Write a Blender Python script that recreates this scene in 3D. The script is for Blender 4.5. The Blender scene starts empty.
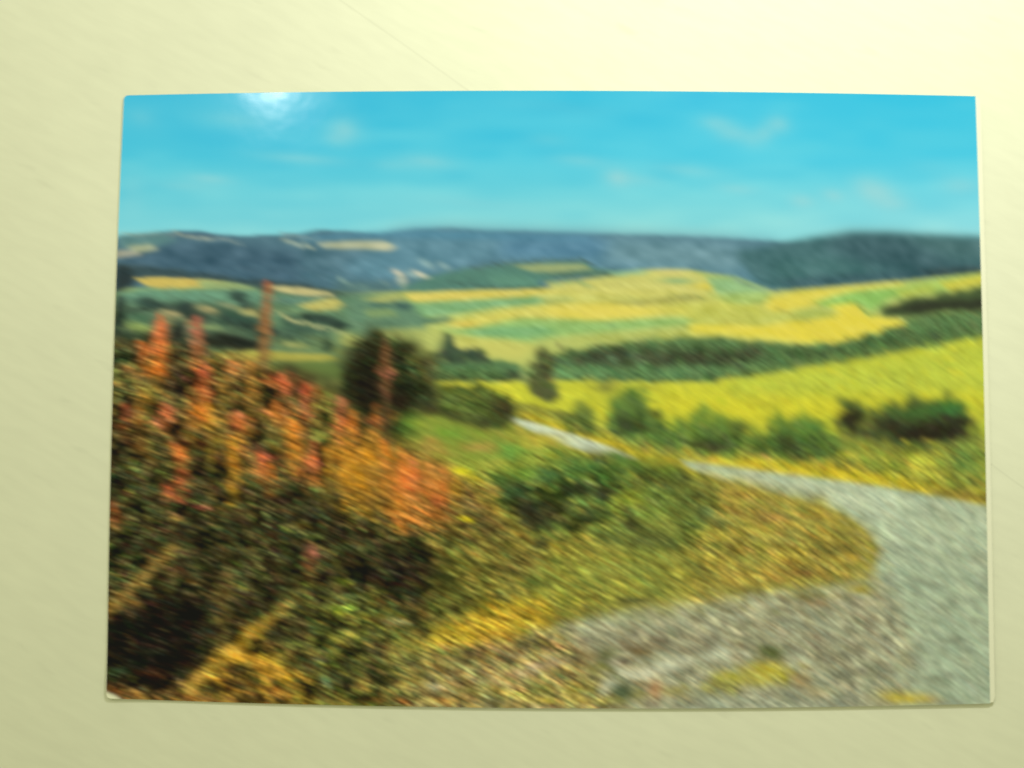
import bpy, math
import numpy as np

# A landscape picture postcard lying on a cream table top, photographed from just above by lamp light.
# Units are metres (the card is 148 x 105 mm).

# ---------------------------------------------------------------- camera, world, lamps, exposure
scene = bpy.context.scene
D_CAM, TILT, HFOV = .25, math.radians(5.0), math.radians(38.6)
cam_data = bpy.data.cameras.new("Camera")
cam = bpy.data.objects.new("Camera", cam_data)
scene.collection.objects.link(cam)
cam.location = (0, -D_CAM * math.sin(TILT), D_CAM * math.cos(TILT))
cam.rotation_euler = (TILT, 0, 0)
cam_data.sensor_width = 36
cam_data.lens = 18 / math.tan(HFOV / 2)
cam_data.clip_start, cam_data.clip_end = .005, 20
cam_data.dof.use_dof = True                      # the photograph is a little out of focus
cam_data.dof.focus_distance = .205
cam_data.dof.aperture_fstop = 60
cam_data.dof.aperture_ratio = .42
scene.camera = cam

world = bpy.data.worlds.new("World")
scene.world = world
world.use_nodes = True
bg = world.node_tree.nodes["Background"]
bg.inputs["Color"].default_value = (.99, 1.0, .68, 1)
bg.inputs["Strength"].default_value = .575

def lamp(name, loc, aim, size, power, color, size_y=None):
    d = bpy.data.lights.new(name, 'AREA')
    d.shape = 'RECTANGLE' if size_y else 'DISK'
    d.size = size
    if size_y: d.size_y = size_y
    d.energy = power; d.color = color
    o = bpy.data.objects.new(name, d)
    scene.collection.objects.link(o)
    o.location = loc
    dx, dy, dz = (aim[i] - loc[i] for i in range(3))
    o.rotation_euler = (math.acos(-dz / math.sqrt(dx * dx + dy * dy + dz * dz)), 0, math.atan2(-dx, dy))
    return o
# the table lamp just beyond the far edge of the card, and a small lamp added at the mirror angle for the glint on the gloss
lamp("table_lamp", (.056, .122, .165), (.056, .122, 0), .018, .372, (.932, .946, 1.0))
lamp("glint_lamp", (-.0815, .1237, .25), (-.0440, .0500, 0), .014, .105, (1.0, .98, .90), .005)

scene.view_settings.view_transform = 'Standard'
scene.view_settings.look = 'None'
scene.view_settings.exposure = 0
scene.view_settings.gamma = 1

# ---------------------------------------------------------------- materials
def material(name):
    m = bpy.data.materials.new(name)
    m.use_nodes = True
    nt = m.node_tree
    return m, nt, nt.nodes["Principled BSDF"]

def table_material():
    m, nt, b = material("cream_laminate")
    N, L = nt.nodes.new, nt.links.new
    co = N("ShaderNodeTexCoord")
    def tex(kind, scale, stretch, rot, detail=3):
        mp = N("ShaderNodeMapping"); mp.vector_type = 'TEXTURE'; mp.inputs["Rotation"].default_value = (0, 0, math.radians(rot)); mp.inputs["Scale"].default_value = stretch
        t = N(kind); t.inputs["Scale"].default_value = scale; t.inputs["Detail"].default_value = detail
        L(co.outputs["Object"], mp.inputs["Vector"]); L(mp.outputs["Vector"], t.inputs["Vector"])
        return t.outputs["Fac"]
    def ramp(src, lo, hi, a, b_):
        r = N("ShaderNodeMapRange"); r.inputs["From Min"].default_value = lo; r.inputs["From Max"].default_value = hi
        r.inputs["To Min"].default_value = a; r.inputs["To Max"].default_value = b_
        L(src, r.inputs["Value"]); return r.outputs["Result"]
    def math_(op, a, b_=None):
        n = N("ShaderNodeMath"); n.operation = op
        for i, v in enumerate((a, b_)):
            if v is None: continue
            if isinstance(v, (int, float)): n.inputs[i].default_value = v
            else: L(v, n.inputs[i])
        return n.outputs[0]
    broad = ramp(tex("ShaderNodeTexNoise", 22, (1, 1, 1), 0), .3, .7, .97, 1.02)
    fibre = ramp(tex("ShaderNodeTexNoise", 420, (3.0, .7, 1), -27, 4), .3, .7, .972, 1.022)
    fleck = ramp(tex("ShaderNodeTexNoise", 190, (2.2, .7, 1), -25, 2), .24, .34, .93, 1.0)
    # one old hairline scratch runs across the table under the card
    sep = N("ShaderNodeSeparateXYZ"); L(co.outputs["Object"], sep.inputs[0])
    u = math_('ADD', math_('MULTIPLY', sep.outputs["X"], .586), math_('MULTIPLY', sep.outputs["Y"], .810))
    wob = math_('MULTIPLY', math_('SUBTRACT', tex("ShaderNodeTexNoise", 16, (1, 1, 1), 0, 2), .5), .0016)
    dist = math_('ABSOLUTE', math_('ADD', math_('SUBTRACT', u, SCRATCH), wob))
    scr = ramp(dist, .00006, .00022, .92, 1.0)
    for n in nt.nodes:
        if n.type == 'MAP_RANGE': n.clamp = True
    f = math_('MULTIPLY', math_('MULTIPLY', broad, fibre), math_('MULTIPLY', fleck, scr))
    mix = N("ShaderNodeVectorMath"); mix.operation = 'SCALE'
    mix.inputs[0].default_value = (.664, .676, .470)
    L(f, mix.inputs["Scale"])
    L(mix.outputs[0], b.inputs["Base Color"])
    b.inputs["Roughness"].default_value = .62
    b.inputs["Specular IOR Level"].default_value = .25
    bp = N("ShaderNodeBump"); bp.inputs["Strength"].default_value = .12; bp.inputs["Distance"].default_value = .0002
    L(fibre, bp.inputs["Height"]); L(bp.outputs["Normal"], b.inputs["Normal"])
    return m
SCRATCH = .0370

def card_stock_material():
    m, nt, b = material("white_card")
    t = nt.nodes.new("ShaderNodeTexNoise"); t.inputs["Scale"].default_value = 900; t.inputs["Detail"].default_value = 3
    co = nt.nodes.new("ShaderNodeTexCoord")
    nt.links.new(co.outputs["Object"], t.inputs["Vector"])
    r = nt.nodes.new("ShaderNodeMapRange"); r.inputs["To Min"].default_value = .69; r.inputs["To Max"].default_value = .73
    nt.links.new(t.outputs["Fac"], r.inputs["Value"])
    c = nt.nodes.new("ShaderNodeCombineColor")
    nt.links.new(r.outputs[0], c.inputs["Red"]); nt.links.new(r.outputs[0], c.inputs["Green"])
    bl = nt.nodes.new("ShaderNodeMath"); bl.operation = 'MULTIPLY'; bl.inputs[1].default_value = .71
    nt.links.new(r.outputs[0], bl.inputs[0]); nt.links.new(bl.outputs[0], c.inputs["Blue"])
    nt.links.new(c.outputs[0], b.inputs["Base Color"])
    b.inputs["Roughness"].default_value = .5
    b.inputs["Specular IOR Level"].default_value = .25
    return m

def ink_material():
    m, nt, b = material("glossy_ink")
    a = nt.nodes.new("ShaderNodeVertexColor"); a.layer_name = "ink"
    nt.links.new(a.outputs["Color"], b.inputs["Base Color"])
    b.inputs["Roughness"].default_value = .12
    b.inputs["Specular IOR Level"].default_value = .10
    # slight waviness of the varnish breaks up the glint
    co = nt.nodes.new("ShaderNodeTexCoord"); t = nt.nodes.new("ShaderNodeTexNoise")
    t.inputs["Scale"].default_value = 160; t.inputs["Detail"].default_value = 2
    nt.links.new(co.outputs["Object"], t.inputs["Vector"])
    bp = nt.nodes.new("ShaderNodeBump"); bp.inputs["Strength"].default_value = .15; bp.inputs["Distance"].default_value = .0002
    nt.links.new(t.outputs["Fac"], bp.inputs["Height"]); nt.links.new(bp.outputs["Normal"], b.inputs["Normal"])
    return m

# ---------------------------------------------------------------- the table
def new_object(name, verts, faces, mat, parent=None, smooth=False):
    me = bpy.data.meshes.new(name)
    me.from_pydata(verts, [], faces)
    me.materials.append(mat)
    if smooth: me.polygons.foreach_set("use_smooth", np.ones(len(me.polygons), bool))
    me.update()
    o = bpy.data.objects.new(name, me)
    scene.collection.objects.link(o)
    if parent: o.parent = parent
    return o

def box(x0, x1, y0, y1, z0, z1):
    v = [(x, y, z) for z in (z0, z1) for y in (y0, y1) for x in (x0, x1)]
    f = [(0, 2, 3, 1), (4, 5, 7, 6), (0, 1, 5, 4), (2, 6, 7, 3), (0, 4, 6, 2), (1, 3, 7, 5)]
    return v, f
v, f = box(-.45, .45, -.40, .40, -.025, 0)
table = new_object("tabletop", v, f, table_material())
table["kind"] = "structure"
table["label"] = "smooth cream table top under the postcard"
table["category"] = "table top"
# ---------------------------------------------------------------- the printed picture
# The landscape printed on the card is worked out here as a small canvas of ink colours (numpy),
# later stored per vertex on the card's face.  Units are picture units, origin (PX0, PY0).
PX0, PY0, PW, PH = 88, 76, 920, 648
rng = np.random.default_rng(7)
GX, GY = np.meshgrid(np.arange(PW) + PX0 + .5, np.arange(PH) + PY0 + .5)
CAN = np.zeros((PH, PW, 3))

def gauss1(s):
    r = max(1, int(math.ceil(s * 3)))
    k = np.exp(-.5 * (np.arange(-r, r + 1) / s) ** 2)
    return k / k.sum()

def soften(m, s):
    if s <= 0: return m
    k = gauss1(s); r = len(k) // 2
    p = np.pad(m, ((r, r), (0, 0)), mode='edge')
    m = sum(k[i] * p[i:i + m.shape[0]] for i in range(len(k)))
    p = np.pad(m, ((0, 0), (r, r)), mode='edge')
    return sum(k[i] * p[:, i:i + m.shape[1]] for i in range(len(k)))

def noise(scale_x, scale_y, seed=None):
    """smooth noise, zero mean, unit-ish spread, over the whole canvas"""
    g = np.random.default_rng(seed) if seed is not None else rng
    nx, ny = int(PW / scale_x) + 4, int(PH / scale_y) + 4
    a = g.standard_normal((ny, nx))
    x = np.arange(PW) / scale_x + g.random(); y = np.arange(PH) / scale_y + g.random()
    xi, yi = x.astype(int), y.astype(int)
    fx, fy = x - xi, y - yi
    fx = fx * fx * (3 - 2 * fx); fy = (fy * fy * (3 - 2 * fy))[:, None]
    q = lambda dy, dx: a[np.ix_(yi + dy, xi + dx)]
    return ((q(0, 0) * (1 - fx) + q(0, 1) * fx) * (1 - fy) + (q(1, 0) * (1 - fx) + q(1, 1) * fx) * fy) * 1.5

NR1, NR2 = noise(9, 9, 1), noise(9, 9, 2)
NF1, NF2 = noise(4, 4, 3), noise(4, 4, 4)

def mask(pts, soft=1.5, rough=0):
    pts = np.array(pts, float)
    pad = int(soft * 3 + rough * 4 + 3)
    x0 = max(0, int(pts[:, 0].min() - PX0) - pad); x1 = min(PW, int(pts[:, 0].max() - PX0) + pad)
    y0 = max(0, int(pts[:, 1].min() - PY0) - pad); y1 = min(PH, int(pts[:, 1].max() - PY0) + pad)
    s = np.s_[y0:y1, x0:x1]
    x, y = GX[s], GY[s]
    if rough:
        x = x + rough * (NR1[s] + .6 * NF1[s]); y = y + rough * (NR2[s] + .6 * NF2[s])
    inside = np.zeros(x.shape, bool)
    for (ax, ay), (bx, by) in zip(pts, np.roll(pts, -1, 0)):
        if ay == by: continue
        inside ^= ((ay > y) != (by > y)) & (x < (bx - ax) * (y - ay) / (by - ay) + ax)
    return s, soften(inside.astype(float), soft)

def fill(pts, col, soft=1.5, rough=0, a=1.0):
    s, m = mask(pts, soft, rough)
    m = (m * a)[..., None]
    CAN[s] = CAN[s] * (1 - m) + np.array(col, float) * m

def dab(x, y, rx, ry, col, a=1.0, ang=0.0, p=2.0):
    """one soft-edged touch of ink"""
    R = max(rx, ry) * 1.7 + 2
    x0, x1 = int(x - R - PX0), int(x + R - PX0) + 1
    y0, y1 = int(y - R - PY0), int(y + R - PY0) + 1
    x0, y0, x1, y1 = max(0, x0), max(0, y0), min(PW, x1), min(PH, y1)
    if x0 >= x1 or y0 >= y1: return
    s = np.s_[y0:y1, x0:x1]
    dx, dy = GX[s] - x, GY[s] - y
    c, n = math.cos(ang), math.sin(ang)
    d = ((dx * c + dy * n) / rx) ** 2 + ((dy * c - dx * n) / ry) ** 2
    m = (a * np.exp(-(d ** (p / 2)) * 1.1))[..., None]
    CAN[s] = CAN[s] * (1 - m) + np.array(col, float) * m

def dabs(pts, n, cols, size=(1.5, 3.0), a=(.5, .95), aspect=(.6, 1.4), jit=14, ang=None, spill=3.5):
    """n random touches inside a polygon, colours picked from a palette"""
    pts = np.array(pts, float)
    lo, hi = pts.min(0), pts.max(0)
    k = 0
    while k < n:
        x, y = rng.uniform(lo, hi)
        ins = False
        for (ax, ay), (bx, by) in zip(pts, np.roll(pts, -1, 0)):
            if (ay > y) != (by > y) and x < (bx - ax) * (y - ay) / (by - ay) + ax: ins = not ins
        k += 1
        if not ins: continue
        x += rng.normal(0, spill); y += rng.normal(0, spill * .7)
        c = np.array(cols[rng.integers(len(cols))], float) + rng.normal(0, jit, 3) * .5 + rng.normal(0, jit) * .6
        r = rng.uniform(*size); q = rng.uniform(*aspect)
        dab(x, y, r * q, r / q, np.clip(c, 10, 250), rng.uniform(*a), rng.uniform(-.5, .5) if ang is None else ang)

def line(pts, w, col, a=.9, step=2.0, jit=10, wob=1.0):
    for (ax, ay), (bx, by) in zip(pts[:-1], pts[1:]):
        n = max(1, int(math.hypot(bx - ax, by - ay) / step))
        for i in range(n):
            t = (i + rng.random()) / n
            c = np.array(col, float) + rng.normal(0, jit)
            dab(ax + (bx - ax) * t + rng.normal(0, wob), ay + (by - ay) * t + rng.normal(0, wob), w * rng.uniform(.7, 1.2), w * rng.uniform(.7, 1.2), np.clip(c, 10, 250), a)

def grain(pts, amp, seed, sx=2.2, sy=2.2, soft=4, tint=(1, 1, 1)):
    s, m = mask(pts, soft)
    nz = noise(sx, sy, seed)[s]
    CAN[s] = np.clip(CAN[s] + (m * nz * amp)[..., None] * np.array(tint), 8, 252)

def paint_picture():
    # ---- sky
    t = np.clip((GY - 92) / 140, 0, 1)[..., None]
    side = np.clip((GX - 110) / 870, 0, 1)[..., None]
    top = np.array((72, 192, 217)) * (1 - side) + np.array((68, 206, 232)) * side
    mid = np.array((82, 200, 218)) * (1 - side) + np.array((88, 212, 231)) * side
    low = np.array((128, 213, 216)) * (1 - side) + np.array((144, 222, 225)) * side
    w1 = np.clip(t / .55, 0, 1); w2 = np.clip((t - .45) / .55, 0, 1)
    CAN[:] = (top * (1 - w1) + mid * w1) * (1 - w2) + low * w2
    hz = np.exp(-((GX - 640) / 230) ** 2)[..., None] * np.clip((t - .5) / .5, 0, 1)
    CAN[:] = CAN + hz * np.array((12, 6, -2))
    CAN[:] = CAN + (noise(70, 14, 11) * 2.2 + noise(30, 10, 12) * 1.3)[..., None] * np.array((1.5, .7, .2))
    for x, y, rx, ry, a in ((346, 131, 17, 13, .5), (338, 140, 12, 8, .25), (427, 162, 28, 8, .38), (618, 177, 13, 9, .62), (640, 180, 24, 7, .25),
                            (716, 124, 15, 9, .42), (732, 134, 15, 10, .48), (752, 139, 14, 9, .30), (777, 126, 11, 10, .62), (764, 134, 9, 8, .38),
                            (877, 194, 17, 10, .68), (890, 203, 16, 7, .45), (868, 183, 18, 8, .25), (802, 201, 11, 7, .50), (834, 197, 12, 7, .45),
                            (212, 178, 24, 6, .38), (300, 159, 46, 6, .35), (180, 186, 30, 6, .22), (966, 187, 22, 9, .38), (580, 160, 32, 6, .3),
                            (545, 140, 24, 8, .15), (690, 172, 36, 7, .28), (735, 189, 22, 6, .3), (395, 165, 20, 6, .2), (140, 118, 16, 9, .2),
                            (130, 190, 14, 30, .15), (240, 120, 34, 8, .22), (560, 105, 60, 10, .12), (930, 165, 30, 10, .12), (470, 205, 60, 8, .14)):
        for _ in range(3):
            dab(x + rng.normal(0, rx * .22), y + rng.normal(0, ry * .2), rx * rng.uniform(.75, 1.1), ry * rng.uniform(.75, 1.1), (170, 218, 214), a * .44, .08, 1.6)
    # ---- far hills
    ridge = [(80, 239), (118, 237), (150, 234), (172, 231), (200, 231), (215, 234), (240, 236), (300, 234), (318, 230), (345, 231), (380, 234), (420, 229),
             (450, 228), (490, 231), (520, 231), (560, 233), (600, 234), (680, 236), (740, 239), (782, 242), (1010, 245)]
    fill(ridge + [(1010, 330), (80, 330)], (82, 118, 128), 1.2)
    fill([(400, 231), (450, 229), (520, 232), (600, 235), (700, 238), (780, 244), (770, 285), (620, 274), (500, 262), (440, 275), (380, 285), (340, 270)], (98, 142, 154), 7)
    fill([(300, 236), (420, 230), (490, 232), (590, 235), (590, 242), (480, 239), (400, 238), (300, 241)], (84, 140, 160), 2.5, 0, .8)
    fill([(500, 240), (600, 237), (640, 258), (560, 260), (500, 256)], (88, 135, 158), 6, 0, .8)
    fill([(610, 240), (700, 242), (760, 248), (740, 272), (660, 270), (600, 262)], (114, 152, 156), 6, 0, .8)
    fill([(118, 246), (150, 240), (230, 242), (300, 252), (300, 285), (230, 280), (118, 268)], (66, 96, 110), 5, 0, .8)
    fill([(118, 236), (165, 234), (178, 240), (160, 246), (118, 250)], (98, 140, 134), 2.5, 0, .9)
    fill([(108, 251), (138, 249), (142, 255), (118, 258), (108, 257)], (158, 158, 134), 1.6)
    fill([(128, 246), (152, 244), (158, 249), (146, 252), (132, 252)], (174, 182, 142), 1.7)
    line([(118, 235), (162, 234)], 1.5, (150, 168, 148), .5)
    line([(172, 234), (192, 237), (214, 239)], 2.0, (150, 160, 142), .8)
    line([(212, 238), (222, 238), (242, 244)], 1.6, (142, 156, 145), .55)
    line([(178, 235), (205, 234), (216, 237)], 1.6, (66, 96, 114), .5)
    line([(282, 235), (300, 236), (316, 239)], 2.0, (128, 156, 154), .6)
    line([(284, 239), (296, 244), (314, 247)], 2.2, (170, 182, 156), .65)
    fill([(318, 243), (350, 241), (384, 241), (397, 246), (388, 250), (350, 249), (322, 248)], (182, 187, 150), 1.6)
    fill([(376, 244), (396, 246), (388, 250), (374, 248)], (190, 190, 150), 1.6)
    line([(340, 279), (352, 286), (366, 291)], 2.4, (150, 180, 160), .7)
    for x, y, rx, ry, c, a in ((398, 273, 6, 3.5, (190, 186, 160), .8), (402, 280, 5, 6, (188, 190, 158), .7), (412, 275, 6, 3, (150, 176, 166), .7), (421, 275, 9, 3, (206, 204, 172), .85),
                               (432, 279, 8, 2.5, (180, 192, 166), .7), (427, 264, 9, 4, (140, 170, 164), .6), (444, 266, 7, 3.5, (142, 170, 164), .6), (404, 287, 5, 3, (170, 186, 156), .5), (386, 284, 6, 2.5, (140, 168, 160), .6), (365, 288, 8, 3, (146, 178, 156), .7)):
        dab(x, y, rx, ry, np.array(c) * 1.08, min(1, a + .2), .45, 2.6)
    grain(ridge + [(1010, 290), (80, 290)], 2.5, 21, 5, 4, 2)
    grain([(118, 240), (980, 240), (980, 290), (118, 280)], 5, 22, 14, 8, 5)
    # ---- hill on the right
    rh = [(735, 252), (762, 247), (790, 242), (815, 237), (850, 233), (885, 233), (920, 235), (1010, 239), (1010, 275), (940, 277), (900, 282), (850, 286), (800, 290), (774, 291), (752, 278)]
    fill(rh, (72, 112, 112), 3)
    fill([(850, 234), (900, 235), (960, 262), (990, 270), (930, 276), (860, 262), (820, 245)], (62, 94, 98), 6, 0, .85)
    fill([(900, 236), (1005, 240), (1005, 262), (950, 258)], (80, 116, 114), 5, 0, .8)
    fill([(770, 262), (830, 258), (880, 270), (820, 284), (778, 286)], (76, 120, 114), 6, 0, .6)
    fill([(775, 281), (830, 276), (880, 274), (990, 266), (990, 274), (900, 281), (800, 289)], (58, 86, 92), 3, 0, .75)
    line([(926, 273), (990, 269)], 2.4, (62, 74, 70), .55)
    grain(rh, 3.5, 23, 6, 5, 2); grain(rh, 4, 24, 18, 12, 4)
    # ---- patchwork of fields
    fill([(80, 290), (240, 284), (345, 292), (440, 290), (545, 288), (600, 277), (640, 270), (690, 270), (735, 277), (772, 291), (850, 286), (940, 277), (1010, 271), (1010, 400), (80, 400)], (186, 196, 104), 1.2)
    fill([(394, 292), (430, 276), (465, 269), (500, 264), (540, 261), (585, 261), (594, 267), (625, 273), (560, 277), (540, 283), (540, 289), (490, 290), (450, 290)], (88, 132, 114), 1.6, .6)
    line([(470, 268), (500, 264), (540, 261), (584, 260), (594, 266)], 1.6, (82, 108, 98), .7)
    fill([(512, 266), (540, 264), (584, 264), (592, 269), (560, 273), (534, 272)], (158, 172, 116), 1.2)
    fill([(532, 274), (590, 270), (618, 272), (624, 275), (560, 277)], (92, 126, 104), 1.0)
    line([(560, 275), (622, 274)], 1.1, (72, 96, 84), .6)
    fill([(486, 278), (520, 274), (538, 282), (540, 287), (500, 288)], (100, 148, 122), 2.5, 0, .8)
    line([(448, 283), (480, 285), (492, 289), (538, 288)], 1.4, (70, 98, 86), .7)
    fill([(120, 296), (170, 292), (240, 284), (345, 292), (400, 300), (420, 345), (350, 372), (118, 360)], (100, 134, 98), 2)
    # strips in the middle
    fill([(404, 294), (455, 291), (545, 289), (640, 283), (640, 289), (545, 294), (460, 300), (412, 301)], (218, 202, 98), 1.2)
    fill([(398, 304), (460, 301), (560, 296), (577, 299), (545, 304), (500, 307), (450, 315), (398, 321)], (130, 176, 118), 1.2)
    fill([(545, 298), (568, 296), (576, 299), (548, 303)], (122, 168, 124), 1.5)
    dab(402, 306, 9, 5, (66, 98, 92), .85)
    fill([(380, 320), (452, 317), (450, 321), (420, 326), (380, 330)], (92, 128, 98), 1.2)
    fill([(448, 323), (500, 311), (560, 303), (615, 301), (660, 305), (692, 310), (655, 318), (610, 321), (560, 318), (520, 318), (480, 328), (452, 327)], (214, 206, 98), 2)
    fill([(540, 311), (580, 305), (622, 306), (665, 309), (640, 318), (600, 320), (560, 318)], (238, 222, 98), 3)
    dab(468, 325, 14, 3.5, (226, 198, 88), .85)
    fill([(436, 331), (470, 328), (520, 319), (600, 321), (690, 317), (704, 322), (640, 329), (560, 336), (530, 342), (470, 336)], (152, 192, 110), 2.2)
    fill([(462, 332), (500, 327), (540, 327), (560, 331), (525, 338), (480, 336)], (124, 176, 116), 2.2)
    dab(530, 334, 22, 4, (130, 178, 108), .6); dab(668, 322, 30, 3.5, (150, 186, 104), .6)
    line([(606, 323), (616, 327)], 1.5, (120, 160, 95), .6)
    fill([(430, 336), (465, 337), (510, 341), (540, 348), (520, 360), (450, 354), (420, 345)], (206, 204, 104), 3, 0, .85)
    # strips on the right
    fill([(622, 277), (655, 270), (690, 271), (706, 278), (738, 287), (720, 295), (640, 296), (560, 293), (545, 283), (600, 278)], (206, 204, 112), 1.6)
    fill([(610, 272), (650, 270), (640, 274), (612, 275)], (150, 196, 152), 1.2)
    dab(672, 272, 16, 2.5, (222, 210, 128), .8)
    dab(678, 281, 17, 2.6, (134, 176, 122), .9)
    dab(710, 286, 18, 4, (228, 210, 84), .9)
    line([(548, 284), (580, 282), (592, 287)], 1.8, (140, 170, 110), .6)
    fill([(545, 291), (640, 289), (720, 294), (740, 300), (640, 300), (540, 303)], (208, 204, 104), 2.5, 0, .8)
    fill([(608, 303), (660, 298), (698, 295), (706, 300), (680, 303), (640, 306)], (172, 170, 88), 1.2)
    line([(668, 297), (698, 296), (704, 301)], 1.3, (138, 150, 84), .75)
    fill([(640, 307), (720, 301), (760, 303), (790, 312), (740, 326), (690, 318)], (208, 204, 90), 3, 0, .9)
    fill([(706, 277), (735, 277), (770, 290), (766, 302), (738, 303), (716, 294)], (146, 186, 124), 2)
    line([(732, 277), (746, 284), (768, 291)], 2.0, (138, 168, 132), .7)
    fill([(704, 294), (770, 292), (766, 304), (730, 304)], (176, 198, 104), 2, 0, .8)
    fill([(690, 308), (740, 305), (800, 312), (810, 322), (740, 326), (690, 322)], (190, 196, 92), 3, 0, .7)
    fill([(764, 305), (772, 297), (800, 291), (850, 286), (900, 282), (908, 286), (860, 290), (834, 296), (816, 305), (790, 312), (768, 310)], (226, 212, 86), 1.8)
    fill([(812, 303), (850, 292), (900, 287), (940, 280), (1000, 272), (1000, 283), (940, 291), (892, 298), (872, 312), (858, 303), (834, 308)], (146, 194, 98), 2)
    fill([(894, 292), (930, 284), (946, 283), (930, 292), (905, 299)], (184, 196, 86), 2)
    fill([(938, 283), (1000, 271), (1000, 282), (950, 291)], (210, 202, 76), 2)
    fill([(690, 324), (760, 326), (812, 318), (842, 312), (826, 306), (856, 303), (868, 316), (898, 319), (908, 325), (874, 334), (832, 344), (800, 343), (740, 338), (690, 336)], (236, 220, 80), 1.8)
    fill([(786, 312), (820, 308), (838, 316), (800, 321)], (172, 186, 88), 2)
    line([(778, 308), (800, 318), (812, 323)], 1.5, (178, 176, 80), .6)
    line([(855, 303), (866, 314), (876, 317)], 1.6, (110, 150, 80), .6)
    fill([(640, 336), (700, 330), (760, 336), (800, 343), (700, 346)], (198, 200, 96), 3, 0, .6)
    grain([(400, 290), (980, 275), (980, 345), (400, 345)], 4, 25, 12, 3, 3)
    grain([(400, 290), (980, 275), (980, 345), (400, 345)], 4, 26, 3, 2, 3)
    # ---- hedges and woods beyond the yellow field
    fill([(878, 308), (900, 301), (940, 294), (1000, 283), (1000, 312), (940, 314), (905, 320), (880, 315)], (74, 92, 56), 2, 1)
    fill([(886, 308), (930, 301), (1000, 298), (1000, 310), (930, 311), (890, 314)], (52, 56, 42), 2.5, .8)
    hb = [(556, 354), (600, 346), (640, 341), (690, 337), (740, 340), (790, 345), (835, 344), (880, 333), (905, 326), (915, 317), (1000, 310), (1000, 337), (950, 342), (900, 351), (850, 361), (800, 368), (760, 375), (700, 382), (640, 381), (560, 380), (530, 372)]
    fill(hb, (88, 118, 70), 1.8, 1)
    fill([(566, 358), (600, 349), (650, 350), (720, 352), (748, 348), (770, 352), (740, 362), (690, 366), (640, 366), (580, 366)], (66, 74, 50), 3, 1)
    fill([(520, 366), (600, 368), (720, 368), (720, 376), (600, 378), (520, 378)], (100, 138, 86), 3, 1, .75)
    fill([(770, 352), (830, 350), (900, 334), (1000, 325), (1000, 336), (900, 349), (800, 366)], (78, 104, 60), 4, 1, .8)
    dabs(hb, 380, [(60, 76, 48), (96, 130, 78), (78, 104, 62), (108, 140, 84), (70, 88, 56)], (1.5, 4), (.3, .7))
    line([(560, 380), (640, 381), (700, 381), (760, 374), (850, 361), (900, 351)], 1.4, (66, 86, 44), .6)
    dabs([(560, 378), (700, 379), (850, 357), (980, 332), (980, 342), (850, 366), (700, 386), (560, 384)], 150, [(200, 196, 84), (70, 84, 44), (180, 180, 70)], (1.2, 2.2), (.5, .9))
    fill([(400, 362), (500, 360), (520, 364), (520, 380), (400, 381)], (90, 124, 78), 1.6, .6)
    fill([(400, 370), (480, 369), (510, 374), (510, 380), (400, 380)], (84, 112, 62), 2, .6, .8)
    line([(430, 379), (510, 380)], 1.4, (58, 68, 40), .8)
    fill([(430, 360), (434, 352), (440, 346), (440, 336), (446, 332), (452, 338), (454, 346), (470, 350), (484, 353), (491, 362), (460, 363)], (66, 86, 62), 1.4, 1)
    dabs([(430, 350), (490, 350), (490, 364), (430, 364)], 40, [(52, 62, 48), (80, 104, 74)], (1.5, 3), (.4, .7))
    dab(514, 376, 11, 6, (60, 66, 46), .85)
    line([(546, 356), (560, 361), (578, 364)], 2.2, (78, 98, 66), .7)
    fill([(80, 384), (420, 384), (1010, 400), (1010, 720), (80, 720)], (142, 142, 60), 4, 1)
    # ---- yellow field
    yf = [(425, 383), (515, 382), (560, 382), (640, 382), (700, 383), (760, 376), (850, 362), (950, 343), (1005, 334), (1005, 450), (960, 430), (880, 425), (800, 445), (700, 432), (620, 432), (560, 412), (520, 404), (425, 400)]
    fill(yf, (201, 203, 60), 1.3, .8)
    fill([(720, 384), (850, 362), (1005, 336), (1005, 395), (860, 400), (740, 400)], (186, 199, 70), 6, 0, .85)
    fill([(620, 400), (760, 395), (900, 394), (1000, 392), (990, 410), (800, 425), (640, 420)], (218, 208, 50), 6, 0, .6)
    dabs(yf, 900, [(200, 198, 50), (224, 216, 66), (186, 190, 60), (214, 200, 46), (170, 176, 60)], (1.2, 3.2), (.25, .6), jit=8)
    dabs([(560, 384), (780, 380), (980, 345), (980, 400), (700, 410)], 90, [(150, 164, 58), (164, 172, 60)], (1.5, 3.5), (.3, .6))
    dab(770, 406, 12, 6, (172, 172, 52), .6)
    # tree in the yellow field
    fill([(531, 366), (536, 350), (541, 345), (548, 352), (554, 364), (553, 380), (557, 398), (546, 402), (534, 396), (530, 380)], (86, 94, 56), 2.0, 1.6)
    dabs([(530, 350), (556, 350), (556, 400), (532, 400)], 60, [(66, 66, 42), (96, 108, 62), (82, 88, 50)], (1.5, 3.2), (.5, .8))
    dab(605, 388, 11, 6, (110, 116, 58), .75); dab(612, 384, 9, 4, (140, 140, 62), .6); dab(650, 388, 11, 3, (170, 164, 58), .6)
    # ---- verge and bushes this side of the field
    fill([(500, 404), (540, 408), (600, 424), (640, 428), (700, 432), (800, 442), (880, 440), (1005, 440), (1005, 520), (600, 470), (520, 430)], (146, 148, 58), 3.5, 1)
    fill([(515, 414), (560, 421), (600, 436), (660, 456), (740, 463), (800, 468), (870, 476), (930, 486), (1005, 500), (1005, 512), (600, 470), (560, 440)], (196, 178, 48), 3, 1)
    fill([(700, 458), (760, 460), (860, 470), (910, 478), (900, 488), (800, 478), (700, 466)], (210, 188, 46), 3, 1)
    vg = [(520, 408), (600, 424), (700, 436), (860, 446), (985, 450), (985, 505), (860, 484), (690, 464), (600, 440)]
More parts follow.
